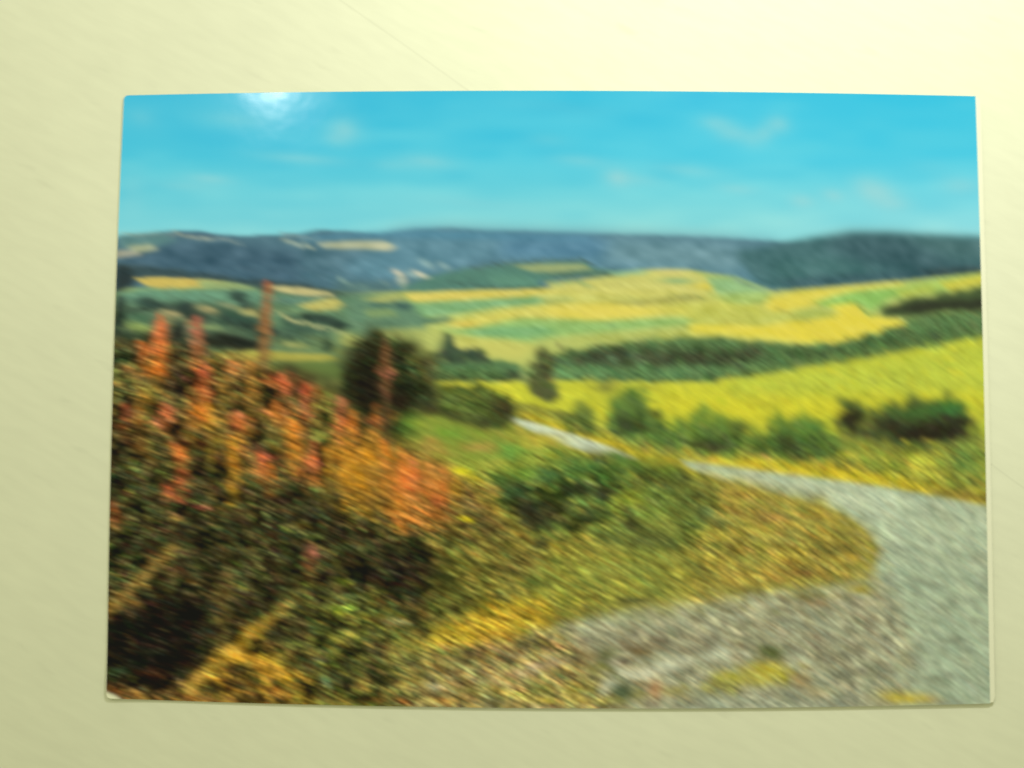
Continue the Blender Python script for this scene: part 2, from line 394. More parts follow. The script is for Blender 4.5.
    dabs(vg, 650, [(190, 170, 48), (150, 152, 52), (118, 134, 52), (206, 184, 50), (160, 140, 52), (176, 130, 60), (96, 112, 46)], (1.3, 3.2), (.4, .85))
    dabs([(640, 436), (720, 448), (720, 460), (640, 452)], 60, [(190, 136, 66), (206, 178, 60), (176, 120, 62)], (1.6, 3.4), (.5, .85))
    dabs([(560, 424), (700, 456), (860, 466), (985, 492), (985, 503), (860, 482), (700, 464)], 260, [(206, 186, 46), (196, 160, 44), (214, 196, 54)], (1.4, 3), (.5, .8))
    fill([(925, 488), (1005, 492), (1005, 507), (930, 495)], (124, 108, 46), 2, 1, .8)
    def bush(pts, base, darks, lights, n, rough=4.2, soft=3):
        fill(pts, base, soft, rough, .92)
        c = np.mean(pts, 0)
        low = [(x, y * .5 + (c[1] + 6) * .5 + 3) for x, y in pts]
        dabs(pts, n, lights, (1.3, 3.2), (.4, .85))
        dabs(low, n, darks, (1.5, 3.6), (.4, .85))
    bush([(560, 424), (566, 414), (578, 409), (592, 416), (596, 426), (580, 432)], (92, 110, 54), [(66, 80, 42)], [(104, 120, 56)], 40)
    bush([(608, 430), (616, 402), (628, 390), (640, 388), (652, 402), (662, 424), (676, 440), (640, 442)], (86, 116, 56), [(58, 70, 40), (66, 88, 46)], [(92, 126, 58), (120, 136, 58), (76, 104, 50)], 130)
    dab(625, 424, 9, 8, (58, 66, 40), .75); dab(664, 440, 12, 9, (84, 118, 56), .6)
    bush([(660, 440), (680, 424), (712, 414), (742, 426), (752, 440), (730, 452), (690, 452)], (96, 128, 54), [(64, 76, 42), (78, 98, 46)], [(110, 146, 60), (90, 122, 52), (140, 154, 60)], 150)
    dab(716, 446, 12, 7, (66, 60, 38), .8); dab(740, 428, 12, 7, (70, 84, 44), .7)
    bush([(750, 445), (768, 426), (796, 420), (826, 428), (842, 446), (820, 460), (784, 458)], (84, 118, 52), [(62, 74, 40), (70, 86, 42)], [(96, 130, 56), (74, 104, 48), (120, 144, 58)], 170)
    dab(784, 440, 11, 6, (64, 70, 40), .7); dab(800, 456, 12, 5, (72, 76, 42), .6)
    bush([(836, 426), (840, 410), (850, 403), (862, 413), (880, 407), (920, 404), (952, 400), (968, 408), (976, 428), (960, 440), (920, 447), (890, 442), (860, 434)], (66, 82, 46), [(44, 40, 30), (52, 50, 34)], [(60, 96, 48), (74, 92, 48), (54, 70, 40)], 260)
    dab(850, 418, 11, 9, (50, 46, 32), .85); dab(925, 436, 32, 7, (44, 38, 28), .85); dab(956, 422, 13, 9, (48, 50, 34), .8); dab(886, 424, 12, 6, (52, 54, 36), .7)
    dab(950, 406, 18, 6, (62, 120, 56), .7); dab(918, 414, 14, 6, (72, 118, 52), .6); dab(866, 426, 9, 7, (140, 146, 60), .6); dab(886, 408, 9, 5, (110, 132, 54), .5)
    dabs([(850, 434), (985, 445), (985, 490), (900, 480), (840, 462)], 200, [(150, 164, 56), (130, 150, 56), (110, 132, 54), (196, 182, 56), (96, 116, 50)], (2, 4.5), (.3, .65))
    dab(965, 460, 20, 16, (104, 134, 62), .8); dab(920, 458, 20, 7, (176, 176, 56), .6); dab(890, 450, 14, 4, (100, 104, 48), .6); dab(880, 466, 12, 4, (110, 124, 50), .6)
    dab(1000, 440, 18, 45, (112, 138, 58), .7)
    # ---- road
    fill([(510, 417), (530, 421), (576, 435), (612, 447), (640, 460), (600, 457), (568, 447), (530, 431), (514, 424)], (194, 204, 168), 1.2)
    road = [(680, 460), (740, 469), (800, 476), (870, 485), (920, 493), (1010, 510), (1010, 720), (400, 720), (420, 680), (560, 625), (640, 606), (720, 597), (800, 590), (870, 580), (880, 550), (862, 527), (838, 511), (800, 499), (750, 489), (716, 480), (688, 468)]
    fill(road, (172, 186, 148), 1.4)
    fill([(690, 462), (800, 478), (900, 492), (900, 520), (840, 508), (760, 488)], (190, 202, 162), 4, 0, .8)
    fill([(890, 560), (1010, 540), (1010, 720), (880, 720), (850, 650)], (154, 168, 132), 12, 0, .7)
    fill([(900, 500), (1010, 520), (1010, 580), (930, 560)], (178, 190, 150), 10, 0, .6)
    gr = [(560, 625), (640, 606), (720, 597), (800, 590), (870, 578), (895, 600), (915, 650), (900, 720), (400, 720), (420, 680)]
    fill(gr, (156, 154, 114), 10)
    dabs(gr, 1500, [(182, 182, 140), (122, 118, 84), (150, 144, 100), (196, 196, 156), (104, 100, 72), (164, 162, 120), (142, 126, 80)], (1.0, 2.3), (.45, .9))
    dabs(road[:6] + [(1010, 700), (880, 700), (880, 560)], 1300, [(180, 194, 156), (152, 164, 128), (188, 200, 164), (140, 150, 116), (166, 178, 142)], (1.0, 2.2), (.25, .6), jit=8)
    dabs([(870, 560), (985, 600), (985, 703), (860, 703)], 420, [(118, 128, 96), (174, 186, 148), (126, 132, 100), (188, 198, 156)], (1.0, 2.2), (.3, .7), jit=8)
    for x, y, rx, ry, a in ((885, 636, 12, 5, .6), (838, 672, 14, 7, .6), (818, 655, 10, 6, .4), (930, 680, 16, 7, .5), (905, 625, 14, 4, .35), (950, 640, 14, 4, .35), (846, 640, 10, 4, .4)):
        for _ in range(6): dab(x + rng.normal(0, rx * .5), y + rng.normal(0, ry * .5), rx * .35, ry * .35, (104, 106, 82), a)
    # ---- grassy island between the roads
    isl = [(430, 470), (520, 468), (560, 452), (620, 462), (680, 470), (720, 482), (760, 488), (820, 503), (858, 524), (876, 550), (868, 578), (800, 588), (730, 594), (680, 601), (620, 607), (560, 620), (480, 660), (430, 640)]
    fill(isl, (160, 142, 54), 5, 2.5)
    fill([(560, 540), (640, 545), (700, 560), (690, 596), (620, 605), (560, 612), (480, 600), (470, 550)], (140, 138, 52), 10, 0, .8)
    dabs(isl, 2200, [(176, 150, 58), (142, 140, 52), (114, 120, 48), (188, 164, 62), (156, 120, 52), (124, 106, 48), (180, 172, 74), (92, 86, 42)], (1.1, 2.6), (.4, .85))
    dabs([(690, 486), (760, 490), (820, 505), (858, 526), (868, 550), (856, 576), (700, 598), (690, 540)], 800, [(196, 164, 68), (180, 138, 60), (146, 116, 54), (142, 136, 56), (198, 176, 84), (116, 110, 50), (176, 144, 64), (110, 92, 46)], (1.1, 2.6), (.45, .9))
    dabs([(620, 470), (700, 482), (720, 520), (690, 590), (560, 605), (500, 560), (500, 540)], 500, [(160, 150, 50), (130, 134, 48), (190, 160, 52), (110, 116, 46), (176, 168, 54)], (1.1, 2.6), (.45, .9))
    for x, y, rx, ry, c, a in ((838, 550, 18, 6, (110, 104, 46), .7), (822, 545, 8, 5, (96, 104, 48), .6), (780, 520, 22, 6, (150, 112, 56), .5), (800, 572, 16, 5, (130, 92, 46), .6), (858, 588, 14, 5, (178, 160, 54), .8), (822, 596, 16, 4, (124, 106, 52), .6),
                               (720, 520, 8, 9, (86, 104, 52), .7), (706, 512, 10, 8, (80, 98, 48), .6), (760, 545, 16, 6, (128, 134, 52), .5), (730, 576, 26, 6, (176, 122, 46), .5), (740, 592, 20, 4, (120, 112, 48), .5), (634, 600, 18, 3, (66, 66, 40), .75), (650, 588, 12, 8, (90, 116, 52), .7)):
        for _ in range(5): dab(x + rng.normal(0, rx * .4), y + rng.normal(0, ry * .4), rx * .5, ry * .5, c, a * .7)
    dabs([(560, 612), (640, 598), (730, 588), (800, 580), (880, 560), (890, 590), (800, 604), (700, 612), (600, 632)], 340, [(160, 146, 66), (130, 128, 58), (150, 146, 96), (112, 106, 60), (180, 164, 80), (166, 162, 120)], (1.0, 2.2), (.4, .8), spill=7)
    dabs([(640, 470), (720, 488), (740, 530), (700, 570), (560, 590), (500, 560), (560, 540)], 420, [(128, 138, 50), (112, 126, 48), (150, 152, 54), (96, 112, 46), (168, 160, 60)], (1.0, 2.3), (.4, .8), spill=10)
    # meadow between the shrubs and the road
    md = [(385, 414), (430, 412), (470, 428), (512, 424), (560, 446), (600, 458), (560, 470), (500, 482), (440, 474), (385, 460)]
    fill(md, (142, 152, 58), 3, 1)
    dabs(md, 420, [(126, 152, 54), (156, 158, 60), (176, 130, 64), (112, 146, 56), (186, 172, 66), (170, 150, 60)], (1.8, 4), (.35, .7))
    dab(450, 432, 20, 8, (110, 150, 52), .7); dab(508, 452, 22, 9, (96, 146, 58), .75); dab(484, 446, 20, 6, (184, 138, 68), .65); dab(432, 448, 14, 12, (182, 130, 62), .55)
    dab(540, 440, 24, 6, (190, 176, 60), .7); dab(520, 476, 22, 8, (122, 158, 58), .7); dab(490, 466, 18, 6, (150, 160, 60), .6); dab(414, 424, 14, 6, (146, 156, 60), .6)
    # green bush
    bb = [(488, 482), (520, 478), (548, 464), (585, 454), (625, 456), (655, 462), (690, 476), (718, 494), (712, 520), (690, 544), (645, 550), (600, 536), (560, 536), (520, 528), (500, 506)]
    fill(bb, (96, 112, 48), 4, 2.5, .9)
    dabs(bb, 900, [(84, 110, 48), (120, 132, 50), (64, 76, 40), (100, 130, 54), (140, 140, 52), (52, 54, 34), (76, 96, 44)], (1.2, 3), (.4, .85))
    dabs([(560, 456), (620, 458), (640, 500), (600, 505), (560, 500)], 160, [(74, 116, 52), (92, 136, 56), (60, 80, 42), (50, 56, 36)], (1.4, 3), (.45, .85))
    for x, y, rx, ry, c, a in ((530, 506, 20, 16, (46, 44, 30), .8), (545, 524, 18, 8, (52, 50, 32), .75), (515, 490, 12, 7, (60, 88, 46), .7), (575, 490, 14, 6, (58, 62, 36), .75), (606, 494, 14, 6, (52, 54, 34), .75), (548, 474, 14, 6, (52, 84, 48), .75),
                               (660, 540, 20, 8, (58, 62, 36), .7), (630, 524, 8, 8, (46, 48, 32), .7), (640, 540, 8, 6, (60, 60, 36), .6), (628, 498, 16, 7, (146, 152, 46), .7), (655, 512, 18, 9, (112, 134, 50), .6), (668, 484, 14, 7, (88, 96, 48), .6),
                               (668, 470, 14, 4, (136, 158, 52), .7), (700, 500, 14, 6, (124, 128, 50), .5), (586, 514, 16, 6, (64, 70, 40), .6), (560, 514, 8, 5, (120, 86, 48), .5), (520, 500, 8, 4, (112, 84, 46), .5), (616, 508, 10, 4, (120, 136, 48), .5), (592, 468, 18, 6, (86, 132, 56), .6)):
        for _ in range(6): dab(x + rng.normal(0, rx * .45), y + rng.normal(0, ry * .45), rx * .5, ry * .5, c, a * .7)
    dabs([(640, 500), (700, 510), (690, 545), (640, 545)], 70, [(176, 180, 96), (60, 66, 38), (140, 150, 60)], (.9, 1.7), (.5, .9))
    # ---- left middle distance
    lf = [(112, 292), (240, 288), (345, 295), (420, 310), (420, 345), (340, 372), (112, 360)]
    fill([(112, 262), (140, 266), (180, 272), (240, 279), (300, 284), (345, 294), (330, 300), (240, 286), (150, 278), (112, 292)], (62, 82, 82), 2.2, .6, .9)
    fill([(330, 283), (392, 281), (394, 292), (350, 296)], (84, 116, 112), 2.5, 0, .8)
    fill([(114, 264), (132, 268), (134, 286), (114, 292)], (48, 60, 58), 2, 1)
    fill([(134, 278), (160, 277), (200, 279), (230, 282), (198, 287), (166, 290), (146, 286)], (210, 188, 96), 1.0)
    fill([(198, 280), (230, 281), (262, 290), (240, 292), (200, 288)], (156, 176, 114), 1.6)
    fill([(112, 294), (140, 288), (200, 290), (262, 290), (262, 304), (200, 304), (112, 306)], (108, 152, 120), 2, .5)
    fill([(112, 302), (262, 302), (262, 340), (112, 340)], (86, 112, 86), 3, 1, .7)
    for x, y, rx, ry, c, a in ((148, 303, 12, 5, (62, 86, 74), .8), (135, 312, 10, 4, (120, 150, 110), .5), (186, 309, 10, 7, (54, 72, 62), .85), (238, 296, 9, 5, (64, 88, 76), .8), (172, 313, 12, 4, (170, 160, 112), .8), (208, 310, 12, 4, (172, 160, 108), .8), (228, 306, 10, 3, (150, 154, 110), .6),
                               (238, 318, 22, 7, (66, 98, 78), .85), (250, 312, 12, 4, (176, 172, 106), .8), (140, 318, 16, 6, (88, 130, 96), .7), (140, 328, 16, 5, (140, 164, 92), .85), (205, 326, 28, 3, (136, 158, 104), .6), (178, 334, 7, 12, (44, 52, 44), .8),
                               (118, 318, 7, 16, (42, 56, 44), .8), (236, 342, 26, 7, (40, 46, 38), .9), (150, 338, 20, 5, (70, 98, 66), .6), (130, 342, 14, 6, (50, 70, 46), .7), (176, 344, 10, 10, (46, 48, 38), .8),
                               (240, 330, 20, 4, (100, 128, 94), .6), (200, 316, 14, 4, (70, 90, 74), .7), (255, 328, 14, 5, (62, 84, 66), .6)):
        dab(x, y, rx * 1.12, ry * 1.12, np.clip(np.array(c) * (1 if sum(c) > 330 else .82), 0, 255), min(1, a + .15), .25, 2.6)
    for pts, w in (([(130, 312), (160, 306), (185, 312), (202, 322)], 2.6), ([(236, 296), (246, 306), (260, 313)], 2.6), ([(222, 318), (250, 326), (275, 335), (290, 342)], 3.2), ([(116, 325), (119, 345)], 5),
                   ([(120, 296), (118, 310)], 4), ([(150, 334), (170, 342), (186, 346)], 4), ([(270, 330), (300, 336), (330, 340)], 2.4)):
        line(pts, w, (50, 66, 56), .6, 2, 8, 1.2)
    line([(206, 339), (235, 344), (264, 347)], 4.2, (36, 42, 34), .65, 2, 6, 1.5)
    line([(116, 274), (150, 270), (200, 274), (240, 281), (300, 286), (345, 294)], 1.9, (52, 72, 74), .5, 2, 6, 1.2)
    fill([(262, 285), (300, 287), (330, 292), (335, 296), (310, 297), (280, 292)], (200, 190, 128), 1.2)
    fill([(278, 297), (330, 297), (322, 304), (280, 304)], (100, 138, 116), 2)
    fill([(296, 306), (320, 300), (334, 297), (345, 304), (335, 310), (312, 311)], (196, 188, 104), 1.6)
    fill([(278, 308), (310, 309), (310, 316), (280, 316)], (130, 160, 110), 2, 0, .8)
    fill([(282, 314), (340, 318), (352, 330), (320, 334), (284, 338)], (72, 100, 78), 2.5)
    line([(278, 314), (292, 321), (310, 324), (326, 329)], 1.8, (198, 196, 132), .85)
    line([(302, 316), (322, 319), (346, 328)], 3.2, (52, 70, 58), .75)
    line([(326, 326), (344, 334), (352, 340)], 1.8, (180, 190, 130), .7)
    fill([(345, 296), (400, 296), (425, 318), (425, 334), (350, 330)], (104, 140, 108), 2.5)
    fill([(360, 300), (384, 296), (404, 294), (404, 299), (380, 303)], (178, 182, 104), 1.5)
    fill([(366, 310), (392, 309), (398, 316), (366, 317)], (136, 162, 104), 2)
    line([(368, 305), (400, 305)], 2, (74, 108, 92), .7); line([(360, 322), (396, 324)], 2.4, (92, 124, 92), .6)
    fill([(380, 330), (420, 328), (446, 334), (440, 352), (400, 345), (370, 335)], (184, 194, 106), 2.5, 0, .9)
    fill([(208, 352), (262, 350), (330, 354), (342, 360), (320, 363), (250, 362), (214, 360)], (180, 174, 78), 1.6)
    fill([(262, 362), (340, 361), (345, 380), (300, 384), (262, 376)], (104, 126, 64), 2.5)
    fill([(270, 338), (320, 336), (338, 344), (334, 352), (290, 352), (270, 346)], (112, 136, 88), 2.5)
    for x, y, rx, ry, c, a in ((295, 345, 12, 3, (158, 164, 96), .8), (330, 347, 10, 5, (58, 78, 58), .7), (265, 338, 18, 4, (60, 80, 62), .7), (350, 340, 14, 8, (176, 182, 98), .85), (340, 352, 10, 6, (150, 168, 88), .7), (345, 362, 10, 5, (96, 118, 60), .6), (262, 346, 8, 4, (48, 54, 42), .7), (300, 338, 14, 3, (90, 120, 92), .6)):
        dab(x, y, rx, ry, c, a, .2)
    # ---- clump left of the far road and the dark tree
    fill([(424, 383), (462, 383), (470, 390), (450, 400), (430, 394)], (206, 196, 64), 2)
    hc = [(405, 386), (430, 384), (452, 388), (475, 386), (498, 390), (511, 400), (516, 420), (506, 428), (484, 427), (455, 421), (425, 410), (405, 408)]
    fill(hc, (84, 98, 44), 1.8, 1.5)
    dabs(hc, 260, [(76, 88, 40), (100, 112, 50), (64, 72, 36), (112, 120, 54)], (1.3, 3), (.4, .8))
    dab(506, 410, 8, 12, (52, 44, 30), .85); dab(496, 406, 8, 8, (62, 58, 34), .7); dab(448, 414, 22, 5, (58, 58, 34), .65, .35); dab(484, 422, 14, 5, (56, 56, 34), .7); dab(470, 404, 16, 6, (96, 112, 50), .5)
    fill([(395, 388), (420, 392), (440, 410), (430, 414), (398, 414)], (50, 42, 30), 2.5, 1.2, .85)
    tr = [(335, 402), (341, 374), (351, 353), (365, 339), (379, 329), (389, 333), (400, 343), (415, 351), (429, 372), (430, 394), (420, 410), (409, 420), (406, 440), (394, 442), (384, 430), (362, 424), (346, 414)]
    fill([(x + (9 if x > 385 else -4), y - 2) for x, y in tr], (92, 92, 50), 4, 3.5, .75)
    fill(tr, (42, 43, 27), 4, 4.5)
    dabs(tr, 220, [(34, 31, 22), (60, 62, 34), (48, 48, 29), (78, 82, 42)], (1.4, 3.2), (.4, .8))
    dab(366, 388, 16, 22, (36, 28, 22), .75); dab(398, 400, 12, 14, (44, 32, 24), .7); dab(368, 345, 16, 8, (64, 62, 38), .6)
    dabs([(404, 346), (432, 358), (436, 384), (414, 384)], 60, [(100, 96, 52), (80, 84, 46), (96, 84, 48)], (1.6, 3), (.4, .7))
    # ---- flowering shrubs on the left
    sh = [(80, 352), (118, 344), (140, 348), (160, 338), (185, 350), (225, 358), (262, 364), (300, 378), (328, 392), (345, 408), (400, 440), (440, 462), (470, 480), (500, 530), (540, 560), (530, 595), (470, 605), (420, 640), (395, 720), (80, 720)]
    fill(sh, (88, 74, 38), 4, 3)
    up = [(80, 352), (160, 340), (225, 360), (300, 380), (345, 410), (440, 465), (440, 500), (330, 480), (240, 440), (80, 430)]
    fill(up, (92, 80, 40), 12, 3, .8)
    dk = [(80, 450), (170, 460), (260, 490), (340, 500), (430, 530), (430, 590), (395, 600), (300, 610), (200, 690), (80, 690)]
    fill(dk, (54, 47, 29), 14, 3, .88)
    fill([(300, 590), (400, 600), (420, 650), (395, 720), (290, 720)], (92, 88, 40), 10, 3, .8)
    fill([(430, 520), (520, 540), (560, 590), (480, 602), (420, 620), (430, 570)], (124, 112, 46), 10, 3, .85)
    dabs(up, 900, [(140, 116, 46), (180, 108, 46), (84, 76, 36), (48, 42, 28), (112, 108, 46), (60, 68, 36), (88, 102, 46), (130, 84, 42), (44, 38, 28)], (1.3, 3.2), (.4, .85))
    dabs([(80, 352), (240, 360), (240, 440), (80, 440)], 300, [(56, 62, 36), (96, 106, 48), (44, 36, 28), (116, 100, 44), (130, 140, 70)], (1.2, 2.6), (.4, .85))
    dabs(dk, 1700, [(40, 34, 26), (84, 98, 46), (104, 118, 54), (60, 54, 32), (42, 36, 26), (124, 128, 60), (98, 78, 42), (62, 78, 42), (120, 98, 46)], (1.1, 2.6), (.4, .9))
    dabs([(80, 450), (170, 455), (170, 620), (80, 620)], 260, [(84, 108, 50), (112, 132, 62), (40, 36, 26), (60, 80, 42)], (1.0, 2.1), (.5, .9))
    dabs([(240, 480), (330, 500), (330, 600), (220, 600)], 300, [(84, 112, 48), (118, 128, 56), (36, 30, 24), (100, 110, 46), (120, 120, 70), (38, 34, 26)], (1.0, 2.2), (.5, .9))
    dabs([(330, 490), (430, 515), (420, 560), (350, 560), (330, 540)], 220, [(110, 110, 48), (90, 98, 44), (130, 120, 52), (60, 52, 32)], (1.2, 2.4), (.4, .8))
    fill([(106, 606), (190, 596), (206, 640), (190, 682), (106, 680)], (30, 25, 21), 9, 3, .92)
    fill([(392, 545), (432, 545), (450, 580), (425, 600), (396, 610), (380, 590)], (42, 34, 24), 7, 3, .85)
    dab(390, 560, 10, 14, (40, 32, 24), .6); dab(300, 520, 20, 10, (40, 32, 24), .6); dab(350, 540, 14, 8, (42, 34, 24), .5); dab(285, 575, 16, 8, (38, 32, 24), .6)
    dabs([(300, 580), (410, 600), (420, 650), (395, 710), (280, 710)], 750, [(130, 130, 48), (96, 104, 42), (60, 60, 32), (40, 36, 26), (150, 144, 56), (112, 98, 42), (50, 46, 30), (140, 110, 44), (84, 110, 52)], (1.1, 2.6), (.45, .9))
    for x, y, rx, ry, c, a in ((340, 583, 10, 5, (150, 156, 50), .8), (335, 612, 9, 9, (146, 156, 46), .8), (352, 606, 8, 5, (128, 140, 50), .6), (335, 640, 12, 6, (110, 104, 42), .6), (378, 592, 14, 6, (110, 106, 46), .7), (398, 622, 12, 4, (150, 140, 84), .8), (412, 620, 8, 4, (150, 140, 90), .7), (326, 684, 7, 6, (126, 146, 108), .85), (320, 660, 9, 2, (160, 170, 120), .7),
                               (374, 652, 14, 14, (56, 46, 32), .75), (340, 682, 12, 12, (44, 42, 30), .75), (308, 668, 10, 8, (50, 44, 30), .7), (335, 664, 9, 5, (116, 134, 54), .7), (366, 684, 10, 6, (168, 132, 60), .75), (380, 700, 40, 4, (170, 116, 48), .6), (298, 630, 12, 14, (52, 44, 30), .75), (296, 616, 6, 6, (46, 42, 30), .7), (312, 630, 7, 12, (64, 70, 40), .6), (355, 632, 10, 5, (170, 150, 60), .5)):
        for _ in range(4): dab(x + rng.normal(0, rx * .35), y + rng.normal(0, ry * .35), rx * .6, ry * .6, c, a * .75)
    dabs([(430, 520), (540, 545), (560, 590), (480, 602), (420, 620)], 450, [(150, 132, 50), (120, 116, 46), (170, 152, 56), (88, 76, 40), (100, 104, 46), (134, 100, 46), (64, 56, 34)], (1.1, 2.6), (.4, .85))
    dab(512, 568, 22, 10, (100, 76, 42), .6); dab(536, 580, 12, 8, (98, 116, 50), .6); dab(470, 540, 10, 5, (70, 66, 38), .6); dab(440, 532, 12, 6, (70, 62, 36), .5); dab(540, 548, 9, 4, (70, 72, 40), .6)
    for x, y, rx, ry, a in ((206, 474, 16, 16, .75), (178, 540, 12, 12, .6), (130, 545, 14, 10, .55), (205, 535, 18, 14, .6), (150, 520, 14, 8, .55), (120, 480, 12, 8, .5), (190, 610, 22, 12, .7), (215, 570, 14, 14, .5),
                            (290, 500, 18, 12, .65), (315, 515, 20, 10, .65), (300, 548, 18, 10, .55), (340, 530, 14, 10, .5), (360, 575, 20, 10, .6), (325, 575, 12, 7, .5), (280, 590, 18, 9, .6), (390, 575, 16, 22, .6), (408, 560, 14, 16, .6), (432, 560, 10, 14, .5),
                            (255, 540, 12, 10, .45), (250, 600, 16, 8, .5), (320, 600, 12, 6, .5), (350, 660, 12, 7, .5), (375, 670, 12, 12, .6), (300, 690, 12, 8, .4), (125, 440, 10, 8, .5), (160, 440, 8, 6, .4), (218, 408, 7, 16, .5), (176, 384, 9, 16, .6), (328, 500, 16, 6, .4)):
        for _ in range(5): dab(x + rng.normal(0, rx * .4), y + rng.normal(0, ry * .4), rx * .55, ry * .55, (34, 28, 22), a * .75)
    # orange drift and single blooms
    for x, y, rx, ry, c, a in ((360, 462, 22, 16, (206, 148, 40), .8), (378, 452, 20, 9, (202, 138, 40), .7), (346, 480, 12, 14, (204, 142, 36), .7), (362, 494, 10, 10, (196, 142, 38), .7), (402, 468, 16, 14, (212, 134, 50), .75), (426, 470, 20, 14, (198, 138, 60), .65), (440, 486, 14, 12, (196, 132, 54), .6),
                               (398, 506, 8, 16, (204, 132, 44), .75), (400, 486, 12, 12, (222, 112, 54), .75), (412, 476, 10, 8, (222, 106, 60), .6), (440, 500, 9, 6, (222, 96, 52), .8), (426, 492, 16, 9, (206, 116, 50), .6), (425, 522, 12, 14, (150, 98, 46), .6), (448, 520, 10, 12, (140, 100, 46), .5), (330, 448, 14, 10, (200, 136, 42), .6),
                               (295, 446, 14, 18, (206, 130, 42), .75), (292, 428, 12, 10, (196, 126, 44), .6), (312, 462, 13, 7, (226, 108, 68), .85), (302, 470, 12, 6, (206, 112, 56), .6), (264, 457, 9, 6, (222, 106, 76), .85), (258, 470, 12, 6, (202, 122, 54), .75), (277, 412, 14, 8, (204, 120, 56), .7), (300, 410, 14, 9, (112, 78, 44), .5),
                               (284, 383, 14, 8, (228, 108, 64), .9), (274, 380, 10, 8, (214, 112, 52), .6), (306, 390, 10, 6, (186, 82, 54), .75), (312, 404, 7, 14, (160, 84, 46), .6), (232, 366, 12, 6, (198, 124, 66), .75), (250, 392, 12, 12, (166, 116, 44), .6), (252, 366, 14, 8, (180, 130, 54), .6), (204, 372, 11, 7, (214, 94, 56), .85), (196, 366, 10, 6, (184, 110, 60), .5),
                               (206, 387, 19, 9, (168, 84, 48), .75), (204, 400, 14, 9, (180, 110, 40), .6), (201, 411, 12, 8, (218, 124, 34), .85), (208, 424, 16, 6, (176, 138, 44), .7), (165, 412, 10, 9, (206, 100, 66), .8), (156, 424, 8, 5, (150, 80, 52), .6), (126, 414, 9, 9, (150, 82, 54), .7), (104, 408, 6, 5, (214, 130, 80), .8), (148, 396, 10, 7, (160, 130, 48), .7), (150, 405, 12, 7, (140, 110, 42), .6),
                               (155, 369, 12, 9, (224, 124, 38), .9), (144, 349, 12, 7, (220, 112, 56), .9), (160, 330, 9, 12, (212, 104, 62), .85), (160, 342, 9, 9, (206, 120, 56), .8), (196, 330, 9, 14, (176, 96, 70), .75), (200, 346, 8, 12, (130, 84, 52), .7), (168, 320, 8, 8, (140, 130, 84), .5), (190, 322, 6, 6, (160, 120, 84), .5),
                               (242, 424, 14, 9, (220, 104, 54), .9), (250, 430, 10, 6, (214, 118, 52), .6), (232, 418, 8, 7, (190, 100, 60), .6), (179, 448, 10, 9, (220, 104, 48), .85), (181, 462, 8, 10, (196, 108, 46), .75), (184, 474, 9, 7, (204, 98, 54), .75), (171, 490, 9, 8, (202, 96, 56), .8), (200, 443, 10, 5, (206, 112, 48), .6),
                               (234, 446, 9, 12, (198, 128, 42), .75), (236, 464, 9, 12, (188, 128, 40), .7), (234, 482, 10, 7, (160, 102, 44), .6), (216, 462, 10, 6, (122, 76, 40), .6), (222, 440, 8, 6, (184, 130, 44), .5), (203, 508, 8, 3, (196, 92, 74), .8), (250, 496, 10, 4, (166, 124, 74), .6), (312, 553, 8, 7, (176, 100, 76), .8), (308, 566, 6, 5, (140, 84, 52), .5), (304, 526, 8, 6, (146, 110, 44), .6),
                               (117, 519, 8, 6, (166, 88, 46), .75), (176, 518, 12, 4, (140, 96, 46), .6), (222, 510, 10, 5, (112, 92, 44), .5), (176, 574, 12, 6, (120, 70, 42), .7), (196, 582, 12, 4, (104, 70, 38), .5), (140, 450, 12, 4, (140, 112, 44), .6), (130, 446, 10, 5, (110, 70, 42), .5),
                               (387, 371, 12, 4, (222, 118, 84), .9), (386, 356, 9, 12, (128, 82, 50), .7), (384, 386, 10, 12, (110, 68, 42), .65), (376, 421, 14, 6, (186, 92, 52), .85), (394, 416, 8, 6, (200, 118, 64), .6), (352, 422, 9, 10, (206, 112, 50), .75), (340, 402, 10, 6, (196, 112, 70), .7), (336, 412, 8, 8, (176, 88, 58), .7), (340, 424, 10, 7, (190, 116, 56), .5), (344, 436, 14, 7, (200, 136, 48), .5),
                               (461, 471, 11, 4, (214, 204, 38), .9), (470, 478, 10, 4, (190, 172, 46), .7), (465, 519, 8, 2, (210, 196, 36), .9), (455, 488, 10, 6, (190, 150, 44), .5), (492, 490, 10, 8, (170, 126, 58), .5), (478, 508, 10, 6, (132, 104, 52), .5)):
        dab(x, y, rx, ry, c, a * .55, .15, 2.6)
        for _ in range(7):
            cc = np.array(c, float) + rng.normal(0, 16)
            dab(x + rng.normal(0, rx * .45), y + rng.normal(0, ry * .45), rng.uniform(1.4, 3.6), rng.uniform(1.2, 2.8), np.clip(cc, 10, 250), a * .8)
    dabs([(322, 392), (336, 392), (332, 436), (308, 440)], 90, [(136, 150, 62), (110, 124, 54), (150, 150, 60)], (1.6, 3), (.5, .85))
    dab(323, 418, 9, 18, (128, 146, 58), .6); dab(316, 440, 10, 8, (112, 118, 50), .5)
    dab(220, 400, 8, 12, (46, 48, 32), .75); dab(180, 376, 9, 12, (42, 34, 28), .75); dab(175, 390, 8, 8, (46, 40, 30), .6); dab(205, 475, 14, 14, (42, 34, 24), .7); dab(118, 452, 8, 8, (44, 36, 28), .6); dab(240, 400, 8, 8, (120, 100, 46), .5)
    dab(120, 356, 12, 9, (66, 104, 66), .7); dab(126, 390, 10, 4, (110, 140, 74), .6); dab(112, 372, 8, 3, (150, 160, 90), .6); dab(292, 370, 12, 6, (58, 56, 36), .7, .5); dab(312, 378, 10, 6, (72, 66, 40), .6); dab(328, 384, 8, 10, (70, 74, 42), .7)
